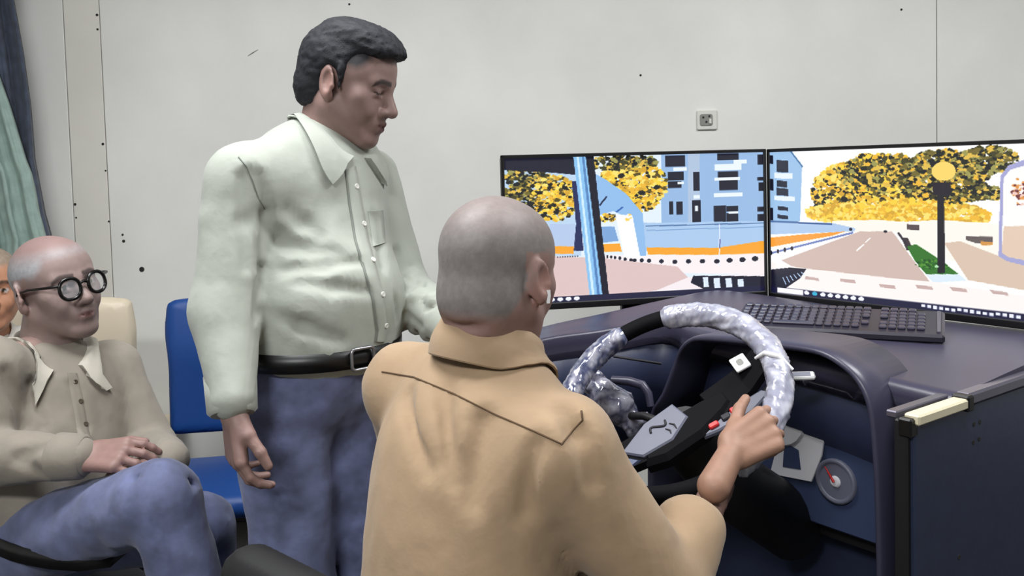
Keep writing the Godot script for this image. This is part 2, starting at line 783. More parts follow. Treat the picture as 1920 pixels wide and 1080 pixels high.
func head_shape(f: Field, t: Transform3D, s: float, wide := 1.0, eye_open := 1.0) -> void:
	f.on(t, s)
	f.ell(Vector3(0, 0.036, -0.014), Vector3(0.077 * wide, 0.083, 0.099))
	f.ell(Vector3(0, 0.030, 0.030), Vector3(0.066 * wide, 0.072, 0.060), 0.02)            # forehead
	f.ell(Vector3(0, -0.035, 0.026), Vector3(0.061 * wide, 0.080, 0.060), 0.02)           # face
	for x in [-1.0, 1.0]:
		f.cone(Vector3(x * 0.054 * wide, -0.050, -0.004), Vector3(x * 0.016, -0.100, 0.062), 0.020, 0.017, 0.025)   # jaw
		f.cone(Vector3(x * 0.046 * wide, -0.018, 0.050), Vector3(x * 0.036, -0.040, 0.062), 0.021, 0.019, 0.02)     # cheek
	f.ell(Vector3(0, -0.100, 0.068), Vector3(0.021, 0.017, 0.017), 0.018)                 # chin
	f.cone(Vector3(-0.040, 0.019, 0.070), Vector3(-0.010, 0.016, 0.083), 0.011, 0.010, 0.014)
	f.cone(Vector3(0.040, 0.019, 0.070), Vector3(0.010, 0.016, 0.083), 0.011, 0.010, 0.014)
	f.ell(Vector3(-0.031, 0.000, 0.092), Vector3(0.015, 0.010, 0.018), 0.014, true)       # eye sockets
	f.ell(Vector3(0.031, 0.000, 0.092), Vector3(0.015, 0.010, 0.018), 0.014, true)
	f.cone(Vector3(0, 0.010, 0.083), Vector3(0, -0.034, 0.107), 0.008, 0.0125, 0.012)     # nose
	for x in [-1.0, 1.0]:
		f.ell(Vector3(x * 0.0135, -0.038, 0.094), Vector3(0.0085, 0.0085, 0.011), 0.007)  # nostrils
		f.ell(Vector3(x * 0.031, 0.000, 0.0715), Vector3(0.0130, 0.0125, 0.0128), 0.003)  # eyeballs
		f.cone(Vector3(x * 0.018, 0.0075, 0.0835), Vector3(x * 0.044, 0.0065, 0.0750), 0.0042, 0.004, 0.004)        # upper lids
		f.cone(Vector3(x * 0.019, -0.0085, 0.0815), Vector3(x * 0.043, -0.0075, 0.0745), 0.0036, 0.0036, 0.004)     # lower lids
	f.ell(Vector3(0, -0.065, 0.078), Vector3(0.027, 0.020, 0.016), 0.016)                 # mouth mound
	f.cone(Vector3(-0.019, -0.0655, 0.083), Vector3(0, -0.0615, 0.0945), 0.0042, 0.0058, 0.004)
	f.cone(Vector3(0.019, -0.0655, 0.083), Vector3(0, -0.0615, 0.0945), 0.0042, 0.0058, 0.004)
	f.cone(Vector3(-0.017, -0.0715, 0.083), Vector3(0.017, -0.0715, 0.083), 0.0055, 0.0055, 0.004)
	f.cone(Vector3(-0.008, -0.0735, 0.0895), Vector3(0.008, -0.0735, 0.0895), 0.0062, 0.0062, 0.006)
	f.cone(Vector3(-0.021, -0.0682, 0.092), Vector3(0.021, -0.0682, 0.092), 0.0016, 0.0016, 0.003, true)
	for x in [-1.0, 1.0]:
		var lean := Basis(Vector3(0, 1, 0), x * 0.42) * Basis(Vector3(1, 0, 0), -0.22)
		f.ell(Vector3(x * 0.081 * wide, -0.004, -0.013), Vector3(0.0075, 0.034, 0.0205), 0.006, false, lean)        # ear
		f.ell(Vector3(x * 0.079 * wide, -0.030, -0.004), Vector3(0.0075, 0.012, 0.010), 0.006)                      # lobe
		f.ell(Vector3(x * 0.0885 * wide, -0.002, -0.009), Vector3(0.0065, 0.021, 0.0115), 0.005, true, lean)
		f.ell(Vector3(x * 0.085 * wide, -0.010, 0.003), Vector3(0.006, 0.006, 0.005), 0.004, false)                 # tragus

func neck_shape(f: Field, t: Transform3D, s: float, base: Vector3, r := 0.058) -> void:
	f.on(t, s)
	var b: Vector3 = (t.affine_inverse() * base) / s
	f.cone(Vector3(0, -0.035, -0.030), b, r * 0.97, r * 1.05, 0.025)
	f.cone(Vector3(0.045, -0.045, -0.02), b + Vector3(0.012, 0, 0.05), 0.014, 0.012, 0.02)
	f.cone(Vector3(-0.045, -0.045, -0.02), b + Vector3(-0.012, 0, 0.05), 0.014, 0.012, 0.02)

func head_paint(t: Transform3D, s: float, o: Dictionary) -> Callable:
	var back := t.affine_inverse()
	var n := FastNoiseLite.new()
	n.seed = 5
	n.frequency = 0.06
	var skin: Color = o.skin
	var lip: Color = o.lip
	var brow: Color = o.brow
	var stub: Color = o.stubble
	var bald: float = o.get("bald", 0.0)
	var cut: float = o.get("cut", 1.0)
	var red: Color = o.get("crown", skin)
	var lids: float = o.get("lids", 0.0052)
	return func(p: Vector3) -> Color:
		var q: Vector3 = back * p / s
		var v := n.get_noise_3dv(q * 1000.0) * 0.5 + 0.5
		var c := skin * (0.90 + 0.2 * v)
		if q.y > -0.16:
			# scalp
			var line: float = 0.060 if q.z > 0.03 else lerpf(0.060, -0.070, clampf((0.03 - q.z) / 0.09, 0.0, 1.0))
			if absf(q.x) > 0.05 and q.z > 0.0:
				line = minf(line, lerpf(0.06, 0.028, clampf((absf(q.x) - 0.05) / 0.02, 0, 1)))
			var w: float = clampf((q.y - line) / 0.018, 0.0, 1.0) * cut
			var crown := clampf((q.y - 0.055) / 0.04, 0.0, 1.0)
			w *= 1.0 - bald * crown
			c = c.lerp(red, crown * 0.8)
			c = c.lerp(stub * (0.78 + 0.44 * v) * (1.0 + 0.16 * n.get_noise_3dv(q * 4200.0)), w)
		var ear := absf(q.x) > 0.074 and absf(q.y + 0.008) < 0.045 and absf(q.z + 0.01) < 0.03
		if ear:
			c = c.lerp(skin * Color(1.12, 1.0, 0.95), 0.7)
		if q.z > 0.05:
			var mx: float = absf(q.x)
			var my := q.y + 0.0685
			var ml := clampf(1.6 - Vector2(mx / 0.021, my / 0.0085).length() * 1.2, 0.0, 1.0)
			c = c.lerp(lip, ml)
			if mx > 0.010 and mx < 0.052:
				var by := 0.0215 + 0.10 * (mx - 0.01) - 3.0 * pow(maxf(mx - 0.032, 0.0), 2.0) * 10.0
				c = c.lerp(brow, clampf(1.7 - absf(q.y - by) / 0.0042, 0.0, 0.9))
			var e := Vector2(mx - 0.031, q.y + 0.0005)
			if lids < 0.001 and e.length() < 0.0130 and absf(e.y + 0.001) < 0.0018:
				c = brow
			if e.length() < 0.0125 and absf(e.y) < lids and Vector3(mx - 0.031, q.y, q.z - 0.0715).length() < 0.0150:
				c = lin(0.74, 0.70, 0.68)
				if Vector2(mx - 0.031, q.y).length() < 0.0058:
					c = lin(0.07, 0.05, 0.045)
		c.a = 1.0
		return c

# wrist at the origin, fingers along y, palm facing z; side 1 is a right hand
func hand_shape(f: Field, t: Transform3D, side: float, curls: Array, thumb: Array, spread := 1.0, elbow := Vector3.ZERO) -> void:
	f.on(t, 1.0)
	var xs := [0.030, 0.010, -0.011, -0.030]
	var kn := [0.088, 0.092, 0.087, 0.078]
	var ln := [0.068, 0.076, 0.071, 0.055]
	var rr := [0.0092, 0.0096, 0.0090, 0.0080]
	var arm := Vector3(0, -0.07, 0)
	if elbow != Vector3.ZERO:
		arm = (t.affine_inverse() * elbow).normalized() * 0.07
	f.cone(arm, Vector3(0, 0.005, 0), 0.027, 0.022, 0.02)
	f.box(Vector3(0, 0.045, 0.001), Vector3(0.034, 0.045, 0.0115), 0.011, 0.014)
	for i in 4:
		var x: float = xs[i] * side
		f.cone(Vector3(x * 0.7, 0.02, -0.002), Vector3(x, kn[i] - 0.004, -0.002), 0.012, 0.0118, 0.008)
		var p := Vector3(x, kn[i] - 0.004, -0.002)
		var ang := 0.0
		var seg := [0.46, 0.30, 0.26]
		var fan: float = xs[i] * side * 2.2 * spread
		for k in 3:
			ang += deg_to_rad(curls[i][k])
			var dir := Vector3(sin(fan) * cos(ang), cos(fan) * cos(ang), sin(ang))
			var q: Vector3 = p + dir * float(ln[i]) * float(seg[k])
			f.cone(p, q, rr[i] * (1.0 - 0.08 * k), rr[i] * (0.92 - 0.10 * k), 0.003)
			p = q
	f.cone(Vector3(0.012 * side, 0.012, 0.006), Vector3(0.036 * side, 0.040, 0.014), 0.018, 0.0135, 0.012)
	var tp := Vector3(0.036 * side, 0.040, 0.014)
	for k in 2:
		var d: Vector3 = thumb[k]
		var td := Vector3(d.x * side, d.y, d.z)
		f.cone(tp, tp + td, 0.0118 - 0.0015 * k, 0.0102 - 0.0018 * k, 0.004)
		tp += td

func hand_frame(wrist: Vector3, fingers: Vector3, palm: Vector3) -> Transform3D:
	var y := fingers.normalized()
	var z := (palm - y * palm.dot(y)).normalized()
	return Transform3D(Basis(y.cross(z), y, z), wrist)

func skin_paint(c: Color) -> Callable:
	var n := FastNoiseLite.new()
	n.frequency = 40.0
	return func(p: Vector3) -> Color:
		var k := c * (0.92 + 0.12 * n.get_noise_3dv(p))
		k.a = 1.0
		return k

# the slim figure under the clothes; j holds the joints
func figure_shape(f: Field, j: Dictionary) -> void:
	f.on(Transform3D())
	f.cone(j.neck, j.chest, 0.055, 0.105, 0.05)
	f.cone(j.chest, j.pelvis, 0.105, 0.105, 0.05)
	for s in ["r", "l"]:
		f.cone(j.neck, j["sh" + s], 0.045, 0.045, 0.03)
		f.cone(j["sh" + s], j["el" + s], 0.045, 0.036, 0.02)
		f.cone(j["el" + s], j["wr" + s], 0.036, 0.025, 0.02)
		f.cone(j.pelvis, j["hip" + s], 0.09, 0.085, 0.03)
		f.cone(j["hip" + s], j["kn" + s], 0.075, 0.050, 0.02)
		f.cone(j["kn" + s], j["an" + s], 0.050, 0.036, 0.02)
		f.cone(j["an" + s], j["an" + s] + j["toe" + s] * 0.14 + Vector3(0, -0.05, 0), 0.034, 0.026, 0.02)

func trousers_shape(f: Field, j: Dictionary, seat := 0.15) -> void:
	f.on(Transform3D())
	f.ell(j.pelvis, Vector3(seat + 0.015, 0.12, seat - 0.015), 0.04, false, j.turn)
	f.ell(j.waist, Vector3(seat + 0.005, 0.06, seat - 0.02), 0.04, false, j.turn)
	for s in ["r", "l"]:
		f.cone(j["hip" + s], j["kn" + s], 0.098, 0.074, 0.04)
		f.cone(j["kn" + s], j["an" + s], 0.074, 0.058, 0.02)
		f.cone(j["an" + s], j["an" + s] + Vector3(0, -0.025, 0), 0.058, 0.060, 0.02)
		f.cone(j["kn" + s] + Vector3(0.06, 0.03, 0), j["kn" + s] + Vector3(-0.06, 0.05, 0.04), 0.004, 0.003, 0.02, true)

func shoe_shape(f: Field, ankle: Vector3, toe: Vector3) -> void:
	var z := toe.normalized()
	f.on(Transform3D(Basis(Vector3.UP.cross(z), Vector3.UP, z), Vector3(ankle.x, ankle.y - 0.095, ankle.z)))
	f.ell(Vector3(0, 0.035, 0.09), Vector3(0.048, 0.045, 0.11), 0.03)
	f.ell(Vector3(0, 0.05, -0.01), Vector3(0.040, 0.055, 0.055), 0.03)
	f.cone(Vector3(0, 0.06, -0.01), Vector3(0, 0.10, -0.012), 0.045, 0.047, 0.02)
	f.box(Vector3(0, 0.013, 0.065), Vector3(0.046, 0.012, 0.135), 0.010, 0.006)

# a turned-down collar round the neck: c its centre, up the neck's axis, fwd the throat
func collar_mesh(f: Field, c: Vector3, up: Vector3, fwd: Vector3, rx: float, rz: float, o := {}) -> ArrayMesh:
	var y := up.normalized()
	var z := (fwd - y * fwd.dot(y)).normalized()
	var x := y.cross(z)
	var gap: float = o.get("gap", 0.22)
	var stand: float = o.get("stand", 0.034)
	var drop_back: float = o.get("back", 0.044)
	var drop_point: float = o.get("point", 0.082)
	var flare: float = o.get("flare", 0.022)
	var dip: float = o.get("dip", 0.028)
	var rings := []
	var steps := 44
	for i in steps + 1:
		var a := lerpf(gap, TAU - gap, float(i) / steps)
		var front := pow(maxf(cos(a), 0.0), 1.5)
		var near_tip := clampf(1.0 - minf(a - gap, TAU - gap - a) / float(o.get("reach", 0.75)), 0.0, 1.0)
		var dir := x * sin(a) * rx + z * cos(a) * rz
		var out := dir.normalized()
		var sag := y * (-dip * front)
		var top := c + dir + y * stand + sag * 1.6
		var low := c + dir * 0.97 - y * 0.015 + sag
		var drop := lerpf(drop_back, drop_point, pow(near_tip, float(o.get("ease", 2.0))))
		var turn_back: float = o.get("slant", 0.0) * pow(near_tip, float(o.get("ease", 2.0))) * (1.0 if a < PI else -1.0)
		var dir2 := x * sin(a + turn_back) * rx + z * cos(a + turn_back) * rz
		var edge := c + dir2 + dir2.normalized() * (flare + 0.018 * near_tip) + y * (stand - drop) + sag * 1.2
		var leaf := []
		for w in [1.0, 0.85, 0.7, 0.55, 0.4, 0.2]:
			leaf.append(f.push_out(top.lerp(edge, w) + out * 0.006 * sin(w * PI), 0.009 if w < 1.0 else 0.007))
		edge = leaf[0]
		var mid: Vector3 = leaf[3]
		var th := 0.0022
		var face := [edge + out * th]
		for k in range(1, 6):
			face.append(leaf[k] + out * th)
		face.append_array([top + out * (th + 0.002), top + y * 0.002])
		rings.append([face, [top + y * 0.002, top - out * th, low], [low, low + out * th, top + out * 0.001 - y * 0.008, mid - out * th, leaf[1] - out * th, edge - y * th], [edge - y * th, edge + out * th]])
	var sh := Shape.new()
	for part in 4:
		var rows := []
		for r in rings:
			var row := PackedVector3Array()
			for p in r[part]:
				row.append(p)
			row.reverse()
			rows.append(row)
		sh.st.set_smooth_group(part + 1)
		sh.loft(rows, false, false)
	for e in [0, rings.size() - 1]:
		var loop := []
		for part in rings[e]:
			loop.append_array(part)
		sh.st.set_smooth_group(-1)
		for k in range(1, loop.size() - 1):
			sh.tri(loop[0], loop[k], loop[k + 1])
	return sh.done()

func add_person(label: String, pos: Vector3) -> Node3D:
	return thing("person", label, "person", pos)

func button_at(f: Field, x: float, y: float, mat: Material, parent: Node, r := 0.0055) -> void:
	var p := traced(f, x, y)
	var n := f.slope(p)
	put("button", Shape.new().lathe(Transform3D(frame_of(Vector3.ZERO, n).basis * Basis(Vector3.RIGHT, PI / 2), p + n * 0.003), [[r, 0.0], [r, 0.0015], [r * 0.8, 0.0025], [r * 0.6, 0.0018]], 12).done(), mat, parent)

func head_frame(c: Vector3, az: float, pitch: float, roll := 0.0) -> Transform3D:     # az: 0 faces +z, 90 faces +x
	return Transform3D(Basis(Vector3.UP, deg_to_rad(az)) * Basis(Vector3.RIGHT, deg_to_rad(pitch)) * Basis(Vector3.BACK, deg_to_rad(roll)), c)

func wrinkles(seed_: int, amp: float, freq: float) -> Callable:
	var n := FastNoiseLite.new()
	n.seed = seed_
	n.frequency = freq
	n.fractal_octaves = 3
	return func(p: Vector3) -> float:
		return n.get_noise_3d(p.x, p.y * 0.55, p.z) * amp

func build_people() -> void:
	# ---------------- the standing man
	var a := {}
	a.neck = at(610, 268, 1.89)
	a.chest = at(588, 400, 1.88)
	a.pelvis = at(597, 700, 1.87)
	a.waist = at(598, 662, 1.865)
	a.turn = Basis(Vector3.UP, deg_to_rad(42))
	a.shr = at(455, 345, 1.745)
	a.shl = at(688, 335, 2.00)
	a.elr = at(424, 585, 1.69)
	a.wrr = at(436, 775, 1.62)
	a.ell = at(752, 548, 1.98)
	a.wrl = at(872, 622, 1.80)
	var fwd_a: Vector3 = a.turn * Vector3(0, 0, 1)
	var side_a: Vector3 = a.turn * Vector3(1, 0, 0)
	a.hipr = a.pelvis - side_a * 0.085 - Vector3(0, 0.06, 0)
	a.hipl = a.pelvis + side_a * 0.085 - Vector3(0, 0.06, 0)
	a.knr = a.hipr + Vector3(0, -0.40, 0) + fwd_a * 0.03
	a.knl = a.hipl + Vector3(0, -0.40, 0) + fwd_a * 0.02
	a.anr = Vector3(a.hipr.x, 0.10, a.hipr.z) - side_a * 0.02
	a.anl = Vector3(a.hipl.x, 0.10, a.hipl.z) + side_a * 0.02
	a.toer = fwd_a
	a.toel = (fwd_a + side_a * 0.35).normalized()
	var ha := head_frame(at(656, 158, 1.86), 75, 17, 0)
	var sa := 0.98
	var head_a := Field.new()
	head_a.cell = 0.0034
	head_shape(head_a, ha, sa)
	neck_shape(head_a, ha, sa, a.neck)
	head_a.paint = head_paint(ha, sa, {"skin": lin(0.53, 0.43, 0.405), "lip": lin(0.37, 0.25, 0.24), "brow": lin(0.13, 0.11, 0.11), "stubble": lin(0.10, 0.10, 0.12), "lids": 0.0})
	var body_a := Field.new()
	body_a.cell = 0.014
	figure_shape(body_a, a)
	body_a.paint = skin_paint(lin(0.53, 0.43, 0.405))
	var hand_ar := Field.new()
	hand_ar.cell = 0.003
	hand_shape(hand_ar, hand_frame(a.wrr, Vector3(0.12, -1, 0.15), Vector3(0.8, 0, -0.5)), 1.0, [[22, 28, 15], [26, 32, 18], [30, 36, 20], [34, 38, 20]], [Vector3(0.012, 0.032, 0.014), Vector3(0.002, 0.026, 0.010)], 0.6, a.elr)
	hand_ar.paint = skin_paint(lin(0.53, 0.42, 0.39))
	var hand_al := Field.new()
	hand_al.cell = 0.004
	hand_shape(hand_al, hand_frame(a.wrl, Vector3(0.9, -0.35, 0.1), Vector3(0.1, -1, -0.2)), -1.0, [[18, 22, 14], [16, 22, 14], [18, 24, 14], [22, 26, 16]], [Vector3(0.016, 0.030, 0.008), Vector3(0.006, 0.026, 0.006)], 0.8, a.ell)
	hand_al.paint = skin_paint(lin(0.53, 0.42, 0.39))
	var hair_a := Field.new()
	hair_a.cell = 0.0036
	hair_a.on(ha, sa)
	hair_a.ell(Vector3(0, 0.046, -0.020), Vector3(0.085, 0.081, 0.101))
	hair_a.ell(Vector3(0, -0.01, -0.062), Vector3(0.070, 0.075, 0.056), 0.02)
	hair_a.ell(Vector3(0.0, 0.082, 0.050), Vector3(0.064, 0.034, 0.054), 0.025)
	hair_a.ell(Vector3(-0.01, 0.104, 0.004), Vector3(0.060, 0.026, 0.070), 0.03)
	for x in [-1.0, 1.0]:
		hair_a.cone(Vector3(x * 0.077, 0.03, 0.012), Vector3(x * 0.078, -0.012, 0.012), 0.010, 0.005, 0.01)
	hair_a.box(Vector3(0, -0.02, 0.110), Vector3(0.11, 0.085, 0.088), 0.03, 0.016, true)         # the face stays clear
	hair_a.ell(Vector3(0, 0.03, 0.095), Vector3(0.075, 0.050, 0.035), 0.012, true)
	hair_a.box(Vector3(0, -0.135, -0.04), Vector3(0.12, 0.070, 0.12), 0.02, 0.012, true, Basis(Vector3.RIGHT, -0.1))
	for x in [-1.0, 1.0]:
		hair_a.ell(Vector3(x * 0.086, -0.008, -0.012), Vector3(0.022, 0.038, 0.024), 0.008, true)
	var strands := FastNoiseLite.new()
	strands.seed = 9
	strands.frequency = 70.0
	hair_a.bump = func(p: Vector3) -> float:
		var q: Vector3 = ha.affine_inverse() * p
		return strands.get_noise_3d(q.x * 1.6, q.y, q.z * 0.45) * 0.0035
	var shirt_a := Field.new()
	shirt_a.cell = 0.0065
	var tb: Basis = a.turn
	shirt_a.ell(a.chest, Vector3(0.165, 0.200, 0.122), 0.02, false, tb * Basis(Vector3.RIGHT, 0.08))
	shirt_a.ell(at(604, 560, 1.85), Vector3(0.172, 0.165, 0.158), 0.07, false, tb)
	shirt_a.ell(at(600, 650, 1.86), Vector3(0.162, 0.085, 0.140), 0.05, false, tb)
	var torso_a := Field.new()
	torso_a.prims.append_array(shirt_a.prims)
	shirt_a.cone(a.neck + Vector3(0, -0.065, 0), a.neck + Vector3(0, -0.14, 0), 0.055, 0.10, 0.05)
	shirt_a.cone(a.neck + Vector3(-0.03, -0.040, 0.02), a.shr + Vector3(0.02, 0.0, 0), 0.046, 0.066, 0.06)
	shirt_a.cone(a.neck + Vector3(0.03, -0.040, -0.02), a.shl + Vector3(0, -0.01, 0), 0.046, 0.060, 0.04)
	shirt_a.cone(a.shr, a.shr.lerp(a.elr, 0.3), 0.072, 0.070, 0.05)
	shirt_a.cone(a.shr.lerp(a.elr, 0.3), a.elr, 0.070, 0.064, 0.008)
	shirt_a.cone(a.elr, a.wrr + Vector3(0, 0.03, 0), 0.064, 0.040, 0.02)
	shirt_a.cone(a.shl, a.ell, 0.070, 0.060, 0.014)
	shirt_a.cone(a.ell, a.wrl, 0.060, 0.048, 0.02)
	# bunched folds of the far sleeve
	for k in 5:
		var w := 0.12 + k * 0.17
		var mid: Vector3 = a.ell.lerp(a.wrl, w)
		var ax: Vector3 = (a.wrl - a.ell).normalized()
		var u := ax.cross(Vector3(0, 0.3, 1)).normalized()
		var rr := lerpf(0.060, 0.042, w)
		shirt_a.cone(mid + u * rr, mid + (Vector3(0, 0.2, 1) * 0.9 + u * 0.3 + ax * 0.25).normalized() * rr, 0.010, 0.007, 0.016)
		shirt_a.cone(mid + ax * 0.022 + u * rr, mid + ax * 0.034 + Vector3(0, 0.1, 1).normalized() * rr, 0.006, 0.005, 0.014, true)
	# creases: armpit, chest, belly, sleeve
	var creases := [[470, 320, 495, 500, 1.70, 0.010], [486, 330, 508, 470, 1.70, 0.007], [500, 420, 545, 470, 1.70, 0.008], [520, 455, 640, 475, 1.68, 0.008], [530, 505, 680, 490, 1.66, 0.009], [560, 530, 690, 545, 1.66, 0.006], [490, 585, 640, 640, 1.70, 0.008], [540, 395, 600, 440, 1.72, 0.006], [452, 330, 462, 500, 1.67, 0.008], [705, 410, 720, 500, 1.80, 0.006]]
	for c in creases:
		var p0 := at(c[0], c[1], c[4])
		var p1 := at(c[2], c[3], c[4])
		var q0 := shirt_a.hit(EYE, (p0 - EYE).normalized())
		var q1 := shirt_a.hit(EYE, (p1 - EYE).normalized())
		var qm := shirt_a.hit(EYE, ((p0 + p1) / 2 - EYE).normalized())
		shirt_a.on(Transform3D())
		shirt_a.cone(q0, qm, c[5] * 0.5, c[5], 0.022, true)
		shirt_a.cone(qm, q1, c[5], c[5] * 0.4, 0.022, true)
	# sharp folds: where the arm lies against the side, and the gathered far sleeve
	for q in [[497, 400, 488, 500, 0.010], [488, 500, 480, 600, 0.010], [742, 470, 756, 520, 0.007], [752, 512, 772, 498, 0.006], [762, 545, 790, 528, 0.008], [792, 528, 796, 575, 0.007], [800, 580, 835, 566, 0.008], [760, 590, 790, 612, 0.008], [742, 560, 746, 600, 0.007]]:
		var q0 := traced(shirt_a, q[0], q[1])
		var q1 := traced(shirt_a, q[2], q[3])
		shirt_a.on(Transform3D())
		shirt_a.cone(q0, q1, q[4], q[4] * 0.6, 0.008, true)
	for q in [[770, 520, 784, 512, 0.008], [778, 556, 788, 548, 0.010], [808, 560, 826, 552, 0.010]]:
		var q0 := traced(shirt_a, q[0], q[1])
		var q1 := traced(shirt_a, q[2], q[3])
		shirt_a.cone(q0, q1, q[4], q[4] * 0.7, 0.012)
	shirt_a.bump = wrinkles(3, 0.004, 9.0)
	var pants_a := Field.new()
	pants_a.cell = 0.011
	trousers_shape(pants_a, a, 0.152)
	pants_a.bump = wrinkles(4, 0.008, 12.0)
	var shoes := []
	for s in ["r", "l"]:
		var sh := Field.new()
		sh.cell = 0.007
		shoe_shape(sh, a["an" + s], a["toe" + s])
		shoes.append(sh)

	# ---------------- the driver
	var b := {}
	b.neck = Vector3(-0.030, 1.098, -1.408)
	b.shl = Vector3(-0.185, 1.035, -1.515)
	b.shr = Vector3(0.062, 0.995, -1.275)
	b.turn = Basis(Vector3.UP, deg_to_rad(136))          # faces away and to the right
	var fb: Vector3 = b.turn * Vector3(0, 0, 1)
	b.chest = Vector3(-0.075, 0.90, -1.37)
	b.pelvis = Vector3(-0.100, 0.56, -1.335)
	b.waist = Vector3(-0.090, 0.63, -1.345)
	b.elr = Vector3(0.205, 0.765, -1.300)
	b.wrr = at(1352, 905, 1.53)
	b.ell = Vector3(-0.185, 0.795, -1.690)
	b.wrl = at(1015, 800, 1.70)
	var sb: Vector3 = b.turn * Vector3(1, 0, 0)
	b.hipr = b.pelvis - sb * 0.09 + fb * 0.02 - Vector3(0, 0.015, 0)
	b.hipl = b.pelvis + sb * 0.09 + fb * 0.02 - Vector3(0, 0.015, 0)
	b.knr = b.hipr + fb * 0.43 + Vector3(0, 0.02, 0) - sb * 0.03
	b.knl = b.hipl + fb * 0.43 + Vector3(0, 0.02, 0) + sb * 0.03
	b.anr = b.knr + fb * 0.16 + Vector3(0, -0.42, 0)
	b.anl = b.knl + fb * 0.12 + Vector3(0, -0.42, 0)
	b.anr.y = 0.11
	b.anl.y = 0.11
	b.toer = fb
	b.toel = fb
	var hb := head_frame(at(936, 512, 1.405), 145, 6, 2)
	var sbk := 1.0
	var head_b := Field.new()
	head_b.cell = 0.0034
	head_shape(head_b, hb, sbk, 1.03)
	neck_shape(head_b, hb, sbk, b.neck + Vector3(0.0, -0.02, 0), 0.062)
	head_b.on(hb, sbk)
	head_b.ell(Vector3(0, -0.035, -0.055), Vector3(0.062, 0.060, 0.050), 0.03)
	head_b.cone(Vector3(-0.035, -0.078, -0.088), Vector3(0.035, -0.078, -0.088), 0.004, 0.004, 0.018, true)
	head_b.paint = head_paint(hb, sbk, {"skin": lin(0.545, 0.435, 0.405), "lip": lin(0.45, 0.30, 0.28), "brow": lin(0.25, 0.22, 0.2), "stubble": lin(0.47, 0.445, 0.435), "bald": 0.3, "crown": lin(0.55, 0.48, 0.46)})
	var body_b := Field.new()
	body_b.cell = 0.014
	figure_shape(body_b, b)
	body_b.paint = skin_paint(lin(0.54, 0.42, 0.38))
	var hand_br := Field.new()
	hand_br.cell = 0.0028
	var rim := wheel_point(RIGHT_GRIP)
	var rim_t := (wheel_point(RIGHT_GRIP + 0.05) - wheel_point(RIGHT_GRIP - 0.05)).normalized()
	var palm_r := (cam_basis * Vector3(0.45, -0.35, -1.0)).normalized()
	var y_r := (cam_basis * Vector3(0.86, 0.42, -0.25)).normalized()
	var hfr := hand_frame(Vector3.ZERO, y_r, palm_r)
	hfr.origin = rim - hfr.basis.z * 0.034 - hfr.basis.y * 0.080
	b.wrr = hfr.origin - hfr.basis.y * 0.02
	hand_shape(hand_br, hfr, 1.0, [[44, 66, 40], [50, 70, 42], [56, 72, 42], [62, 70, 40]], [Vector3(0.022, 0.030, 0.010), Vector3(0.012, 0.026, 0.014)], 1.0, b.elr)
	hand_br.paint = skin_paint(lin(0.60, 0.46, 0.385))
	var hand_bl := Field.new()
	hand_bl.cell = 0.0042
	var riml := wheel_point(LEFT_GRIP)
	var palm_l := (cam_basis * Vector3(-0.2, -0.8, -0.6)).normalized()
	var hfl := hand_frame(Vector3.ZERO, (cam_basis * Vector3(0.2, 0.5, -0.9)).normalized(), palm_l)
	hfl.origin = riml - hfl.basis.z * 0.034 - hfl.basis.y * 0.080
	b.wrl = hfl.origin
	hand_shape(hand_bl, hfl, -1.0, [[48, 70, 40], [50, 72, 42], [54, 72, 42], [58, 70, 40]], [Vector3(0.022, 0.030, 0.010), Vector3(0.012, 0.026, 0.014)], 0.5)
	hand_bl.paint = skin_paint(lin(0.60, 0.46, 0.385))
	var shirt_b := Field.new()
	shirt_b.cell = 0.0065
	var bb: Basis = b.turn
	shirt_b.ell(b.chest + Vector3(0.0, 0.02, 0), Vector3(0.178, 0.190, 0.135), 0.02, false, bb * Basis(Vector3.RIGHT, 0.12))
	shirt_b.ell(Vector3(-0.085, 0.72, -1.355), Vector3(0.178, 0.22, 0.160), 0.07, false, bb)
	shirt_b.cone(b.neck + Vector3(-0.01, -0.055, 0.01), b.neck + Vector3(-0.02, -0.16, 0.01), 0.070, 0.11, 0.06)
	var torso_b := Field.new()
	torso_b.prims.append_array(shirt_b.prims)
	shirt_b.cone(b.neck + Vector3(-0.03, -0.025, -0.025), b.shl, 0.052, 0.066, 0.05)
	shirt_b.cone(b.neck + Vector3(0.03, -0.040, 0.03), b.shr, 0.052, 0.068, 0.05)
	shirt_b.cone(b.shl, b.ell, 0.070, 0.062, 0.03)
	shirt_b.cone(b.ell, b.ell.lerp(b.wrl, 0.55), 0.062, 0.056, 0.02)
	shirt_b.cone(b.shr, b.elr, 0.076, 0.066, 0.03)
	shirt_b.cone(b.elr, b.elr.lerp(b.wrr, 0.45), 0.064, 0.056, 0.02)
	for c in [[760, 740, 800, 880, 1.30, 0.008], [830, 730, 850, 900, 1.26, 0.007], [905, 790, 880, 940, 1.22, 0.008], [1000, 840, 985, 960, 1.14, 0.009], [1085, 815, 1110, 900, 1.2, 0.008], [1060, 770, 1085, 815, 1.24, 0.005]]:
		var q0 := shirt_b.hit(EYE, look(c[0], c[1]))
		var q1 := shirt_b.hit(EYE, look(c[2], c[3]))
		shirt_b.on(Transform3D())
		shirt_b.cone(q0, q1, c[5], c[5] * 0.5, 0.03, true)
	shirt_b.bump = wrinkles(13, 0.005, 8.0)
	var pants_b := Field.new()
	pants_b.cell = 0.012
	trousers_shape(pants_b, b, 0.155)
	pants_b.bump = wrinkles(14, 0.007, 12.0)
	for s in ["r", "l"]:
		var sh := Field.new()
		sh.cell = 0.007
		shoe_shape(sh, b["an" + s], b["toe" + s])
		shoes.append(sh)

	# ---------------- the seated man with glasses
	var c := {}
	c.turn = Basis(Vector3.UP, deg_to_rad(46))
	var fc: Vector3 = c.turn * Vector3(0, 0, 1)
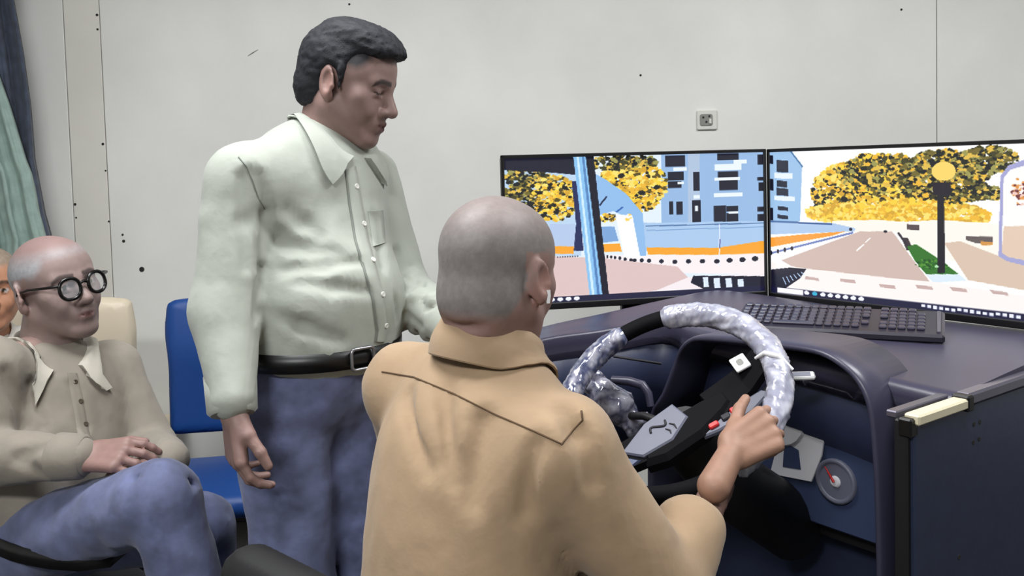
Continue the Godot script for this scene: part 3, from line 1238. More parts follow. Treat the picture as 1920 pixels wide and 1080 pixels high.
	var sc: Vector3 = c.turn * Vector3(1, 0, 0)
	c.neck = at(92, 655, 2.13)
	c.shr = at(-18, 695, 1.98)
	c.shl = at(205, 695, 2.24)
	c.chest = at(100, 790, 2.12)
	c.pelvis = at(70, 1010, 2.16)
	c.waist = at(75, 960, 2.15)
	c.elr = at(-42, 858, 1.92)
	c.wrr = at(158, 856, 1.86)
	c.ell = at(285, 850, 2.20)
	c.wrl = at(318, 862, 1.93)
	c.hipr = c.pelvis - sc * 0.085 + fc * 0.02
	c.hipl = c.pelvis + sc * 0.085 + fc * 0.02
	c.knr = at(300, 935, 1.78)
	c.knl = at(375, 990, 2.02)
	c.anr = at(390, 1190, 1.80)
	c.anl = Vector3(c.knl.x + 0.02, 0.10, c.knl.z - 0.05)
	c.toer = (fc + Vector3(0.3, 0.1, 0)).normalized()
	c.toel = fc
	var hc := head_frame(at(106, 538, 2.12), 57, -7, 8)
	var scs := 1.03
	var head_c := Field.new()
	head_c.cell = 0.0034
	head_shape(head_c, hc, scs, 1.02)
	neck_shape(head_c, hc, scs, c.neck, 0.060)
	head_c.paint = head_paint(hc, scs, {"skin": lin(0.54, 0.46, 0.44), "lip": lin(0.45, 0.32, 0.31), "brow": lin(0.25, 0.21, 0.2), "stubble": lin(0.60, 0.60, 0.61), "bald": 1.0, "crown": lin(0.54, 0.44, 0.425)})
	var body_c := Field.new()
	body_c.cell = 0.014
	figure_shape(body_c, c)
	body_c.paint = skin_paint(lin(0.58, 0.48, 0.45))
	var hand_cr := Field.new()
	hand_cr.cell = 0.003
	hand_shape(hand_cr, hand_frame(c.wrr, Vector3(1, 0.05, 0.12), Vector3(0.1, -0.8, -0.6)), 1.0, [[20, 26, 16], [24, 30, 18], [28, 34, 20], [32, 36, 20]], [Vector3(0.016, 0.032, 0.010), Vector3(0.004, 0.026, 0.010)], 0.7, c.elr)
	hand_cr.paint = skin_paint(lin(0.56, 0.44, 0.41))
	var hand_cl := Field.new()
	hand_cl.cell = 0.003
	hand_shape(hand_cl, hand_frame(c.wrl, Vector3(-0.85, -0.16, 0.50), Vector3(-0.15, -1, -0.1)), -1.0, [[16, 22, 14], [18, 24, 16], [20, 26, 16], [24, 28, 18]], [Vector3(0.016, 0.032, 0.010), Vector3(0.004, 0.026, 0.010)], 0.7, c.ell)
	hand_cl.paint = skin_paint(lin(0.56, 0.44, 0.41))
	var shirt_c := Field.new()
	shirt_c.cell = 0.007
	var cb: Basis = c.turn
	shirt_c.ell(c.chest, Vector3(0.175, 0.20, 0.125), 0.02, false, cb)
	shirt_c.ell(at(95, 900, 2.11), Vector3(0.178, 0.18, 0.155), 0.07, false, cb)
	shirt_c.cone(c.neck + Vector3(0, -0.07, 0), c.neck + Vector3(0, -0.15, 0), 0.057, 0.11, 0.06)
	var torso_c := Field.new()
	torso_c.prims.append_array(shirt_c.prims)
	shirt_c.cone(c.neck + Vector3(-0.03, -0.05, 0.02), c.shr, 0.046, 0.066, 0.05)
	shirt_c.cone(c.neck + Vector3(0.03, -0.05, -0.02), c.shl, 0.046, 0.066, 0.05)
	shirt_c.cone(c.shr, c.elr, 0.072, 0.064, 0.025)
	shirt_c.cone(c.elr, c.wrr + Vector3(-0.015, 0, 0), 0.064, 0.043, 0.02)
	shirt_c.cone(c.shl, c.ell, 0.070, 0.060, 0.025)
	shirt_c.cone(c.ell, c.wrl, 0.060, 0.042, 0.02)
	for k in [[10, 700, 50, 800, 0.009], [140, 720, 160, 800, 0.006], [60, 720, 80, 800, 0.006], [30, 860, 75, 890, 0.008], [50, 850, 90, 835, 0.007], [95, 850, 120, 880, 0.006]]:
		var q0 := shirt_c.hit(EYE, look(k[0], k[1]))
		var q1 := shirt_c.hit(EYE, look(k[2], k[3]))
		shirt_c.on(Transform3D())
		shirt_c.cone(q0, q1, k[4], k[4] * 0.5, 0.022, true)
	shirt_c.bump = wrinkles(23, 0.006, 10.0)
	var pants_c := Field.new()
	pants_c.cell = 0.012
	trousers_shape(pants_c, c, 0.15)
	pants_c.bump = wrinkles(24, 0.008, 12.0)
	for s in ["r", "l"]:
		var sh := Field.new()
		sh.cell = 0.007
		shoe_shape(sh, c["an" + s], c["toe" + s])
		shoes.append(sh)

	# ---------------- the man at the edge of the picture, behind him
	var e := {}
	e.turn = Basis(Vector3.UP, deg_to_rad(50))
	var fe: Vector3 = e.turn * Vector3(0, 0, 1)
	var se: Vector3 = e.turn * Vector3(1, 0, 0)
	e.neck = at(-30, 632, 2.66)
	e.chest = e.neck + Vector3(0, -0.2, 0)
	e.pelvis = e.neck + Vector3(0, -0.52, 0) - fe * 0.04
	e.waist = e.pelvis + Vector3(0, 0.06, 0)
	e.shr = e.neck - se * 0.17 + Vector3(0, -0.06, 0)
	e.shl = e.neck + se * 0.17 + Vector3(0, -0.06, 0)
	e.elr = e.shr + Vector3(-0.02, -0.27, 0)
	e.ell = e.shl + Vector3(0.03, -0.27, 0)
	e.wrr = e.elr + fe * 0.24
	e.wrl = e.ell + fe * 0.24
	e.hipr = e.pelvis - se * 0.085
	e.hipl = e.pelvis + se * 0.085
	e.knr = e.hipr + fe * 0.42
	e.knl = e.hipl + fe * 0.42
	e.anr = Vector3(e.knr.x, 0.10, e.knr.z)
	e.anl = Vector3(e.knl.x, 0.10, e.knl.z)
	e.toer = fe
	e.toel = fe
	var he := head_frame(at(-17, 540, 2.64), 30, 0, 0)
	var head_e := Field.new()
	head_e.cell = 0.006
	head_shape(head_e, he, 1.0)
	neck_shape(head_e, he, 1.0, e.neck)
	head_e.paint = head_paint(he, 1.0, {"skin": lin(0.66, 0.47, 0.36), "lip": lin(0.45, 0.27, 0.24), "brow": lin(0.15, 0.1, 0.08), "stubble": lin(0.52, 0.46, 0.40)})
	var body_e := Field.new()
	body_e.cell = 0.016
	figure_shape(body_e, e)
	body_e.paint = skin_paint(lin(0.64, 0.46, 0.36))
	var hands_e := []
	for s in [1.0, -1.0]:
		var hf := Field.new()
		hf.cell = 0.005
		hand_shape(hf, hand_frame(e.wrr if s > 0 else e.wrl, fe, Vector3(0, -1, 0)), s, [[16, 22, 14], [18, 24, 16], [20, 26, 16], [24, 28, 18]], [Vector3(0.016, 0.032, 0.010), Vector3(0.004, 0.026, 0.010)], 0.7)
		hf.paint = body_e.paint
		hands_e.append(hf)
	var shirt_e := Field.new()
	shirt_e.cell = 0.010
	shirt_e.ell(e.chest, Vector3(0.165, 0.19, 0.12), 0.02, false, e.turn)
	shirt_e.ell(e.pelvis + Vector3(0, 0.14, 0), Vector3(0.165, 0.17, 0.14), 0.06, false, e.turn)
	shirt_e.cone(e.neck + Vector3(0, -0.045, 0), e.shr, 0.056, 0.066, 0.06)
	shirt_e.cone(e.neck + Vector3(0, -0.045, 0), e.shl, 0.056, 0.066, 0.06)
	shirt_e.cone(e.shr, e.elr, 0.070, 0.062, 0.025)
	shirt_e.cone(e.elr, e.wrr, 0.062, 0.043, 0.02)
	shirt_e.cone(e.shl, e.ell, 0.070, 0.062, 0.025)
	shirt_e.cone(e.ell, e.wrl, 0.062, 0.043, 0.02)
	shirt_e.bump = wrinkles(33, 0.006, 10.0)
	var pants_e := Field.new()
	pants_e.cell = 0.014
	trousers_shape(pants_e, e, 0.15)
	for s in ["r", "l"]:
		var sh := Field.new()
		sh.cell = 0.008
		shoe_shape(sh, e["an" + s], e["toe" + s])
		shoes.append(sh)

	var all := [shirt_a, shirt_b, shirt_c, head_a, head_b, head_c, hair_a, hand_br, hand_bl, hand_ar, hand_al, hand_cr, hand_cl, pants_a, pants_b, pants_c, body_a, body_b, body_c, head_e, body_e, shirt_e, pants_e] + hands_e + shoes
	run_all(all)

	# ---------------- put together: the standing man
	var man := add_person("person standing in sage green shirt and jeans, dark hair, looking down to the right", Vector3(a.pelvis.x, 0, a.pelvis.z))
	put("body", mesh_of([body_a, head_a, hand_ar, hand_al]), M.skin, man)
	put("hair", mesh_of([hair_a]), M.hair, man)
	var sh_a := put("shirt", mesh_of([shirt_a]), M.sage, man)
	put("collar", collar_mesh(shirt_a, a.neck + Vector3(0.014, 0.004, 0.004), Vector3(0.26, 1, 0.14), Vector3(0.9, 0, 0.75), 0.062, 0.068, {"gap": 0.16, "point": 0.080, "dip": 0.032, "flare": 0.007, "slant": 0.62, "reach": 1.5, "ease": 1.0}), M.sage, sh_a)
	put("placket", band(shirt_a, [Vector2(648, 318), Vector2(655, 380), Vector2(666, 450), Vector2(684, 510), Vector2(699, 560), Vector2(707, 618), Vector2(704, 640)], [Vector2(666, 312), Vector2(678, 380), Vector2(691, 450), Vector2(707, 510), Vector2(719, 560), Vector2(725, 618), Vector2(721, 640)], 0.004), M.sage, sh_a)
	put("placket_shade", stitch(shirt_a, [Vector2(648, 318), Vector2(655, 380), Vector2(666, 450), Vector2(684, 510), Vector2(699, 560), Vector2(707, 618), Vector2(704, 640)], 0.0030), M.sage_shade, sh_a)  # darker line that draws the shadow along the placket edge
	put("pocket", band(shirt_a, [Vector2(690, 396), Vector2(700, 462)], [Vector2(717, 394), Vector2(722, 455)], 0.004, 6), M.sage, sh_a)
	for y in [[661, 350], [675, 420], [692, 488], [710, 552], [716, 610]]:
		button_at(shirt_a, y[0] + 6, y[1], M.plate, sh_a)
	put("shoulder_seam", stitch(shirt_a, [Vector2(447, 294), Vector2(462, 312), Vector2(474, 340), Vector2(484, 370), Vector2(496, 392)], 0.0013), M.sage_shade, sh_a)  # shade of the armhole crease, drawn as a darker line
	var ca: Vector3 = (a.elr - a.wrr).normalized()
	put("cuff", Shape.new().tube([a.wrr + ca * 0.075, a.wrr + ca * 0.070, a.wrr + ca * 0.004, a.wrr - ca * 0.002], [0.041, 0.047, 0.044, 0.038], 22).done(), M.sage, sh_a)
	var pa := put("trousers", mesh_of([pants_a]), M.jeans, man)
	put("belt", belt_mesh(pants_a, torso_a, a.waist + Vector3(0, 0.012, 0), 0.018), M.black, pa)
	var bp := shirt_a.hit(a.waist + fwd_a * 0.4 + Vector3(0, 0.012, 0), -fwd_a)
	var bt := frame_of(bp + fwd_a * 0.010, fwd_a)
	var ring := []
	for p in rounded_outline(0.050, 0.040, 0.008):
		ring.append(bt * Vector3(p.x, p.y, 0.0))
	put("buckle", Shape.new().tube(ring, [0.0035], 8, true).done(), M.steel, pa)
	put("shoe", mesh_of([shoes[0]]), M.black, man)
	put("shoe", mesh_of([shoes[1]]), M.black, man)

	# ---------------- the driver
	var drv := add_person("person seated at the steering wheel in a tan shirt, shaved grey head seen from behind", Vector3(b.pelvis.x, 0, b.pelvis.z))
	put("body", mesh_of([body_b, head_b, hand_br, hand_bl]), M.skin, drv)
	var sh_b := put("shirt", mesh_of([shirt_b]), M.khaki, drv)
	put("collar", collar_mesh(shirt_b, b.neck + Vector3(-0.012, 0.012, 0.010), Vector3(0.24, 1, -0.20), fb, 0.075, 0.082, {"stand": 0.044, "back": 0.060, "point": 0.09, "flare": 0.012, "dip": 0.02}), M.khaki, sh_b)
	put("yoke_seam", stitch(shirt_b, [Vector2(716, 697), Vector2(775, 707), Vector2(850, 738), Vector2(930, 778), Vector2(1000, 808), Vector2(1052, 832)], 0.0014), M.khaki_seam, sh_b)
	put("shoulder_seam", stitch(shirt_b, [Vector2(1052, 834), Vector2(1075, 806), Vector2(1092, 788), Vector2(1090, 770)], 0.0014), M.khaki_seam, sh_b)
	var pb := put("trousers", mesh_of([pants_b]), M.khaki_dark, drv)
	put("belt", belt_mesh(pants_b, torso_b, b.waist + Vector3(0, 0.01, 0), 0.018), M.black, pb)
	put("shoe", mesh_of([shoes[2]]), M.black, drv)
	put("shoe", mesh_of([shoes[3]]), M.black, drv)
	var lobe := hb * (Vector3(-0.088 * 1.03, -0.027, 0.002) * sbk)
	var eb := put("ear_glint", Shape.new().tube([lobe + Vector3(0, 0.009, 0), lobe, lobe + Vector3(0, -0.011, 0.002)], [0.0040, 0.0044, 0.0026], 10).done(), M.white, drv)  # white bead added to draw the glint on the ear lobe
	eb.set_meta("label", "small white bead standing in for a highlight on the right ear lobe")

	# ---------------- the seated man
	var sit := add_person("person seated at the left in a dun brown shirt, bald, wearing thick black-framed glasses", Vector3(c.pelvis.x, 0, c.pelvis.z))
	put("body", mesh_of([body_c, head_c, hand_cr, hand_cl]), M.skin, sit)
	var sh_c := put("shirt", mesh_of([shirt_c]), M.dun, sit)
	put("collar", collar_mesh(shirt_c, c.neck + Vector3(0.004, 0.002, 0.008), Vector3(0.10, 1, 0.12), fc, 0.072, 0.078, {"gap": 0.26, "point": 0.090, "dip": 0.034, "flare": 0.014, "slant": 0.35}), M.dun_collar, sh_c)
	put("placket", band(shirt_c, [Vector2(126, 700), Vector2(133, 740), Vector2(140, 780), Vector2(146, 818)], [Vector2(144, 700), Vector2(154, 740), Vector2(161, 780), Vector2(168, 818)], 0.004), M.dun, sh_c)
	for y in [[142, 715], [152, 752], [160, 795]]:
		button_at(shirt_c, y[0], y[1], M.dun_seam, sh_c)
	put("cuff", Shape.new().tube([c.wrr + Vector3(-0.060, 0, -0.005), c.wrr + Vector3(-0.055, 0, -0.004), c.wrr + Vector3(-0.004, 0, 0), c.wrr + Vector3(0.002, 0, 0)], [0.044, 0.049, 0.046, 0.040], 20).done(), M.dun, sh_c)
	var pc := put("trousers", mesh_of([pants_c]), M.jeans, sit)
	put("belt", belt_mesh(pants_c, torso_c, c.waist + Vector3(0, 0.01, 0), 0.018), M.black, pc)
	put("shoe", mesh_of([shoes[4]]), M.black, sit)
	put("shoe", mesh_of([shoes[5]]), M.black, sit)
	# his glasses
	var gl := put("eyeglasses", glasses_frame(hc, scs), M.frame, sit)
	gl.set_meta("label", "thick black-framed glasses")
	for x in [-1.0, 1.0]:
		var outline := PackedVector2Array()
		for p in rounded_outline(0.043, 0.044, 0.019, 6):
			outline.append(p)
		put("lens", Shape.new().prism(hc * Transform3D(Basis(Vector3.UP, x * 0.16), Vector3(x * 0.032, -0.004, 0.105) * scs), outline, 0.0018).done(), M.lens, gl)

	# ---------------- the man at the edge
	var edge := add_person("person partly hidden at the left edge behind the man with glasses, in a pale shirt", Vector3(e.pelvis.x, 0, e.pelvis.z))
	put("body", mesh_of([body_e, head_e] + hands_e), M.skin, edge)
	var sh_e := put("shirt", mesh_of([shirt_e]), M.white_cloth, edge)
	put("collar", collar_mesh(shirt_e, e.neck, Vector3(0.05, 1, 0.1), fe, 0.072, 0.078, {"gap": 0.3}), M.white_cloth, sh_e)
	put("trousers", mesh_of([pants_e]), M.dark_cloth, edge)
	put("shoe", mesh_of([shoes[6]]), M.black, edge)
	put("shoe", mesh_of([shoes[7]]), M.black, edge)
	J = {"driver": b, "seated": c, "edge": e}

var J := {}

func belt_mesh(f: Field, g: Field, c: Vector3, half: float) -> ArrayMesh:
	var rings := []
	var n := 48
	for i in n:
		var a := TAU * i / n
		var dir := Vector3(cos(a), 0, sin(a))
		var p := f.hit(c + dir * 0.45, -dir)
		var q := g.hit(c + dir * 0.45, -dir)
		var r := maxf((p - c).length() if absf(f.at(p)) < 0.01 else 0.1, (q - c).length() if absf(g.at(q)) < 0.01 else 0.1)
		var o := c + dir * (r + 0.001)
		rings.append(PackedVector3Array([o + Vector3(0, half, 0) - dir * 0.004, o - Vector3(0, half, 0) - dir * 0.004, o - Vector3(0, half, 0) + dir * 0.004, o + Vector3(0, half, 0) + dir * 0.004]))
	return Shape.new().smooth(true).loft(rings, true, false, true).done()

func glasses_frame(t: Transform3D, s: float) -> ArrayMesh:
	var sh := Shape.new()
	for x in [-1.0, 1.0]:
		var pts := []
		var tt := t * Transform3D(Basis(Vector3.UP, x * 0.16), Vector3(x * 0.032, -0.004, 0.105) * s)
		for p in rounded_outline(0.046, 0.047, 0.0205, 6):
			pts.append(tt * Vector3(p.x, p.y, 0.001))
		sh.tube(pts, [0.0042], 8, true)
		sh.tube([t * (Vector3(x * 0.054, 0.008, 0.101) * s), t * (Vector3(x * 0.072, 0.010, 0.088) * s), t * (Vector3(x * 0.082, 0.012, 0.03) * s), t * (Vector3(x * 0.083, 0.008, -0.012) * s), t * (Vector3(x * 0.080, -0.010, -0.030) * s)], [0.0036, 0.0032, 0.0026, 0.0026, 0.0022], 8)
	sh.tube([t * (Vector3(-0.010, 0.002, 0.108) * s), t * (Vector3(0, 0.006, 0.110) * s), t * (Vector3(0.010, 0.002, 0.108) * s)], [0.0034], 8)
	return sh.done()

# ---------------------------------------------------------------- room
func ceiling_lamp(p: Vector3, size: Vector2, energy: float, label: String) -> void:
	var t := thing("ceiling_light", label, "ceiling light", p, "ceiling light panels")
	put("frame", Shape.new().box(Transform3D(Basis(), p), Vector3(size.x / 2 + 0.02, 0.012, size.y / 2 + 0.02), 0.004).done(), M.plate, t)
	var glow := flat(Color(1, 1, 1), 0.5)
	glow.emission_enabled = true
	glow.emission = Color(1, 0.985, 0.95)
	glow.emission_energy_multiplier = 2.0
	put("diffuser", Shape.new().box(Transform3D(Basis(), p + Vector3(0, -0.014, 0)), Vector3(size.x / 2, 0.004, size.y / 2), 0.001).done(), glow, t)
	var l := AreaLight3D.new()
	l.name = "panel_light"
	l.area_size = size
	l.light_energy = energy * LAMPS
	l.light_color = Color(0.985, 0.99, 1.0)
	l.shadow_enabled = true
	l.area_range = 12.0
	l.area_attenuation = 2.0
	l.position = Vector3(0, -0.03, 0)
	l.rotation = Vector3(-PI / 2, 0, 0)
	t.add_child(l)

const LAMPS := 4.5

func build_room() -> void:
	structure("floor", block(Vector3(-4.3, -0.1, -3.9), Vector3(4.5, 0, 4.2), 0.001), M.floor)
	structure("ceiling", block(Vector3(-4.3, 3.0, -3.9), Vector3(4.5, 3.1, 4.2), 0.001), M.ceiling)
	structure("wall_left", block(Vector3(-4.3, 0, -3.9), Vector3(-4.1, 3.0, 4.2), 0.001), M.wall)
	structure("wall_right", block(Vector3(4.3, 0, -3.9), Vector3(4.5, 3.0, 4.2), 0.001), M.wall)
	structure("wall_front", block(Vector3(-4.1, 0, 4.0), Vector3(4.3, 3.0, 4.2), 0.001), M.wall)
	var back := structure("wall_back", block(Vector3(-4.1, 0, -3.85), Vector3(4.3, 3.0, -3.625), 0.001), M.speck)
	var seams := [-4.1, -1.742, -1.600, 1.692, 4.3]
	for i in 4:
		var g0 := 0.0015
		put("panel", block(Vector3(seams[i] + g0, 0, -3.626), Vector3(seams[i + 1] - g0, 3.0, -3.6), 0.0025), M.wall_dark if i == 1 else M.wall, back)
	structure("baseboard_back", block(Vector3(-4.1, 0, -3.6), Vector3(4.3, 0.10, -3.585), 0.004), M.base)
	# screw heads and knocks in the panels
	for q in [[141, 383, 0.006], [143, 408, 0.004], [193, 270, 0.006], [198, 320, 0.004], [204, 415, 0.004], [266, 505, 0.012], [232, 452, 0.007], [1201, 141, 0.005], [1690, 18, 0.005], [655, 8, 0.005], [182, 28, 0.006], [183, 55, 0.005], [230, 440, 0.005]]:
		var p := EYE + look(q[0], q[1]) * ((-3.6 - EYE.z) / look(q[0], q[1]).z)
		var r: float = q[2]
		put("screw", Shape.new().lathe(Transform3D(Basis(Vector3.RIGHT, PI / 2), p), [[r * 0.9, -0.001], [r * 0.85, 0.002], [r * 0.5, 0.003], [r * 0.2, 0.0022]], 9).done(), M.speck, back)
	var ls := look(474, 99)
	var sc := EYE + ls * ((-3.6 - EYE.z) / ls.z)
	put("scratch", Shape.new().tube([sc + Vector3(-0.02, -0.012, 0), sc + Vector3(0, 0, 0.0008), sc + Vector3(0.022, 0.012, 0)], [0.0012, 0.0022, 0.0010], 6).done(), M.plate_grey, back)
	# socket plate
	var ld := look(1325, 225)
	var c := EYE + ld * ((-3.6 - EYE.z) / ld.z)
	var s := thing("wall_socket", "small square electrical socket plate on the wall above the screens", "socket", c)
	put("faceplate", Shape.new().prism(Transform3D(Basis(), c), rounded_outline(0.080, 0.078, 0.006), 0.010, 0.003).done(), M.plate, s)
	put("outlet", Shape.new().prism(Transform3D(Basis(), c + Vector3(-0.004, 0.0, 0.010)), rounded_outline(0.050, 0.046, 0.008), 0.003, 0.001).done(), M.plate_grey, s)
	for k in [[-0.016, 0.010], [0.008, 0.014], [-0.004, -0.008]]:
		put("pin_hole", Shape.new().lathe(Transform3D(Basis(Vector3.RIGHT, PI / 2), c + Vector3(k[0], k[1], 0.0125)), [[0.0045, 0], [0.0045, 0.0012], [0.003, 0.0010]], 12).done(), M.speck, s)
	put("switch", block(c + Vector3(0.006, -0.016, 0.012), c + Vector3(0.016, 0.004, 0.018), 0.002), M.plate, s)
	build_curtain()

func build_curtain() -> void:
	# hangs in folds from above, drawn in from the left edge of the view
	var t := thing("curtain", "dark grey blue and pale green curtain hanging in folds at the left edge", "curtain", Vector3(-2.2, 0.0, -3.42))
	var hem := [[-110, 22, -260], [0, 26, 120], [100, 44, 250], [200, 58, 330], [300, 66, 0], [400, 85, 0], [450, 99, 0], [500, 100, 0], [560, 100, 0]]
	for layer in 2:
		var rings := []
		var n := 90
		for row in hem.size() * 4:
			var k := mini(row / 4, hem.size() - 2)
			var w: float = float(row - k * 4) / 4.0
			if w > 1.0:
				continue
			var y: float = lerpf(hem[k][0], hem[k + 1][0], w)
			var edge: float = lerpf(hem[k][1], hem[k + 1][1], w)
			var ring := PackedVector3Array()
			var backs := PackedVector3Array()
			var hh := at(20, y, 2.95).y
			for j in n:
				var u := float(j) / (n - 1)
				var right := edge if layer == 0 else edge - 8.0 - maxf(0.0, 330.0 - y) * 0.22
				var x := lerpf(-330.0, right, u)
				var d := 3.44 - 0.07 * layer + 0.028 * sin(u * 62.0 + layer * 1.3 + 0.8 * sin(y * 0.004)) + 0.015 * sin(u * 151.0 + y * 0.003)
				var p := at(x, y, d)
				if row == 0:
					p.y = 2.305
				ring.append(p)
				backs.append(p + Vector3(0, 0, -0.004))
			backs.reverse()
			ring.append_array(backs)
			rings.append(ring)
		put("drape" if layer == 0 else "lining", Shape.new().smooth(true).loft(rings).done(), M.drape if layer == 0 else M.drape_pale, t)
	put("rod", Shape.new().tube([Vector3(-4.1, 2.31, -3.43), Vector3(-1.80, 2.31, -3.43)], [0.014], 12).done(), M.steel, t)

# ---------------------------------------------------------------- simulator
const WHEEL := Vector3(0.283, 0.960, -1.679)
const WHEEL_R := 0.2075
const RIGHT_GRIP := 6.05
const LEFT_GRIP := 3.55
func wheel_axes() -> Basis:
	var n := Vector3(-0.393, 0.768, 0.506).normalized()
	var v := (Vector3.UP - n * n.y).normalized()
	return Basis(v.cross(n), v, n)

func wheel_point(a: float, r := WHEEL_R) -> Vector3:
	var b := wheel_axes()
	return WHEEL + (b.x * cos(a) + b.y * sin(a)) * r

func rows_mesh(rows: Array, back: Vector3) -> ArrayMesh:        # a shell: each row a line of points, given thickness towards back
	var rings := []
	for row in rows:
		var ring := PackedVector3Array()
		for p in row:
			ring.append(p)
		for j in row.size():
			ring.append(row[row.size() - 1 - j] + back)
		rings.append(ring)
	return Shape.new().smooth(true).loft(rings).done()

func build_simulator() -> void:
	var t := thing("dashboard", "dark grey bus simulator dashboard with instrument hood under the two screens", "dashboard", veh(0, 0, 0.5))
	# the top: lip towards the driver, ridge along the screens
	var lips := [at(930, 660, 2.06), at(985, 645, 2.12), at(1040, 632, 2.17), at(1130, 620, 2.23), at(1240, 600, 2.26), veh(-0.30, 1.004, 0.37), veh(-0.20, 1.006, 0.34), veh(-0.05, 1.000, 0.33), veh(0.12, 0.992, 0.325), veh(0.25, 0.982, 0.32), veh(0.372, 0.976, 0.32)]
	var ridges := [at(930, 640, 2.18), at(985, 622, 2.24), at(1045, 606, 2.29), at(1130, 588, 2.35), at(1240, 563, 2.41), at(1335, 545, 2.455), at(1400, 549, 2.47), veh(-0.30, 1.022, 0.815), veh(-0.05, 1.010, 0.84), veh(0.15, 1.008, 0.86), veh(0.372, 1.006, 0.88)]
	var rows := []
	for i in lips.size():
		var l: Vector3 = lips[i]
		var r: Vector3 = ridges[i]
		var row := []
		row.append(l - Vector3(0, 0.022, 0))
		row.append(l + Vector3(0, -0.006, 0))
		row.append(l.lerp(r, 0.03) + Vector3(0, 0.002, 0))
		for k in 5:
			var w := 0.06 + 0.9 * k / 4.0
			row.append(l.lerp(r, w) + Vector3(0, 0.004 * sin(w * PI), 0))
		row.append(r)
		row.append(r + (r - l).normalized() * 0.03 - Vector3(0, 0.012, 0))
		rows.append(row)
	# finer along the length
	var fine := []
	for i in rows.size() - 1:
		for s in 4:
			var w := s / 4.0
			var row := []
			for k in rows[i].size():
				var p0: Vector3 = rows[maxi(i - 1, 0)][k]
				var p3: Vector3 = rows[mini(i + 2, rows.size() - 1)][k]
				row.append(rows[i][k].cubic_interpolate(rows[i + 1][k], p0, p3, w))
			fine.append(row)
	fine.append(rows[-1])
	put("dash_top", rows_mesh(fine, Vector3(0, -0.035, 0)), M.dash, t)
	# the face below the lip
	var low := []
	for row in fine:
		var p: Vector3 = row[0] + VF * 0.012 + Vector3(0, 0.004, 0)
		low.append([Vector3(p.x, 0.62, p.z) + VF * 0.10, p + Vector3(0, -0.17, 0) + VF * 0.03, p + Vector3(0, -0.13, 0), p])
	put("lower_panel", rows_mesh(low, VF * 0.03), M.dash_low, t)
	# grooves and a shelf in the left panel
	for g in [[1150, 668, 1240, 682, 0.003], [1120, 745, 1195, 770, 0.003]]:
		put("trim_line", Shape.new().tube([at(g[0], g[1], 2.10), at(g[2], g[3], 2.09)], [g[4]], 8).done(), M.ink, t)
	put("pocket_rim", Shape.new().tube([at(1148, 712, 2.02), at(1180, 715, 2.0), at(1205, 722, 1.985), at(1216, 738, 1.975), at(1220, 762, 1.97)], [0.009, 0.010, 0.010, 0.009, 0.008], 10).done(), M.hood, t)
	# the hood round the instruments
	var arch := [[-0.330, 0.62], [-0.322, 0.80], [-0.280, 0.871], [-0.246, 0.938], [-0.222, 0.985], [-0.195, 1.010], [-0.16, 1.022], [-0.069, 1.031], [0.026, 1.036], [0.102, 1.039], [0.152, 1.036], [0.192, 1.022], [0.226, 1.000], [0.250, 0.965], [0.262, 0.914], [0.270, 0.80], [0.274, 0.62]]
	var rings := []
	for i in (arch.size() - 1) * 3 + 1:
		var k := mini(i / 3, arch.size() - 2)
		var w := (i - k * 3) / 3.0
		var f := func(n: int) -> Vector2: return Vector2(arch[clampi(n, 0, arch.size() - 1)][0], arch[clampi(n, 0, arch.size() - 1)][1])
		var a: Vector2 = f.call(k).cubic_interpolate(f.call(k + 1), f.call(k - 1), f.call(k + 2), w)
		var ctr := Vector2(-0.03, 0.80)
		var inw := Vector2(ctr.x - a.x, (ctr.y - a.y)).normalized() if a.y > 0.80 else Vector2(signf(ctr.x - a.x), 0)
		var ring := PackedVector3Array()
		for q in [[0.0, 0.40, 0.0], [0.0, 0.268, 0.0], [0.002, 0.256, 0.0], [0.007, 0.250, 0.0], [0.013, 0.252, 0.0], [0.018, 0.262, 0.0], [0.034, 0.40, 0.0]]:
			var b: Vector2 = a + inw * float(q[0])
			ring.append(veh(b.x, b.y, q[1]))
		rings.append(ring)
	put("instrument_hood", Shape.new().smooth(true).loft(rings).done(), M.hood, t)
	var outline := PackedVector2Array()
	for a in arch:
		outline.append(Vector2(a[0] * 0.97, a[1] - 0.012))
	var face := Transform3D(Basis(VR, Vector3.UP, -VF), veh(0, 0, 0.40))
	put("recess_back", Shape.new().prism(face, outline, 0.006).done(), M.pit, t)
	var plate := PackedVector2Array([Vector2(-0.30, 0.64), Vector2(0.235, 0.64), Vector2(0.235, 0.86), Vector2(0.20, 0.935), Vector2(0.13, 0.962), Vector2(-0.08, 0.955), Vector2(-0.16, 0.92), Vector2(-0.23, 0.84)])
	var fp := Transform3D(face.basis, veh(0, 0, 0.375))
	var cp := put("instrument_plate", Shape.new().prism(fp, plate, 0.012, 0.004).done(), M.cluster, t)
	# pale covers and a gauge on the plate
	var disc := PackedVector2Array()
	for i in 22:
		var a := TAU * i / 22.0
		disc.append(Vector2(-0.020 + 0.062 * cos(a), 0.865 + 0.058 * sin(a) * (1.0 if sin(a) > 0 else 1.3)))
	var cov := put("gauge_cover", Shape.new().prism(Transform3D(face.basis, veh(0, 0, 0.360)), disc, 0.010, 0.004).done(), M.paper, cp)
	cov.set_meta("label", "pale rounded cover on the instrument plate")
	for d in [[-0.030, 0.880, 0.009], [-0.008, 0.876, 0.004]]:
		put("spot", Shape.new().lathe(Transform3D(face.basis * Basis(Vector3.RIGHT, PI / 2), veh(d[0], d[1], 0.349)), [[d[2], -0.002], [d[2], 0.002], [d[2] * 0.6, 0.003]], 14).done(), M.ink, cp)
	var bit := PackedVector2Array([Vector2(-0.055, 0.72), Vector2(0.05, 0.73), Vector2(0.075, 0.79), Vector2(0.085, 0.853), Vector2(0.03, 0.862), Vector2(-0.02, 0.84)])
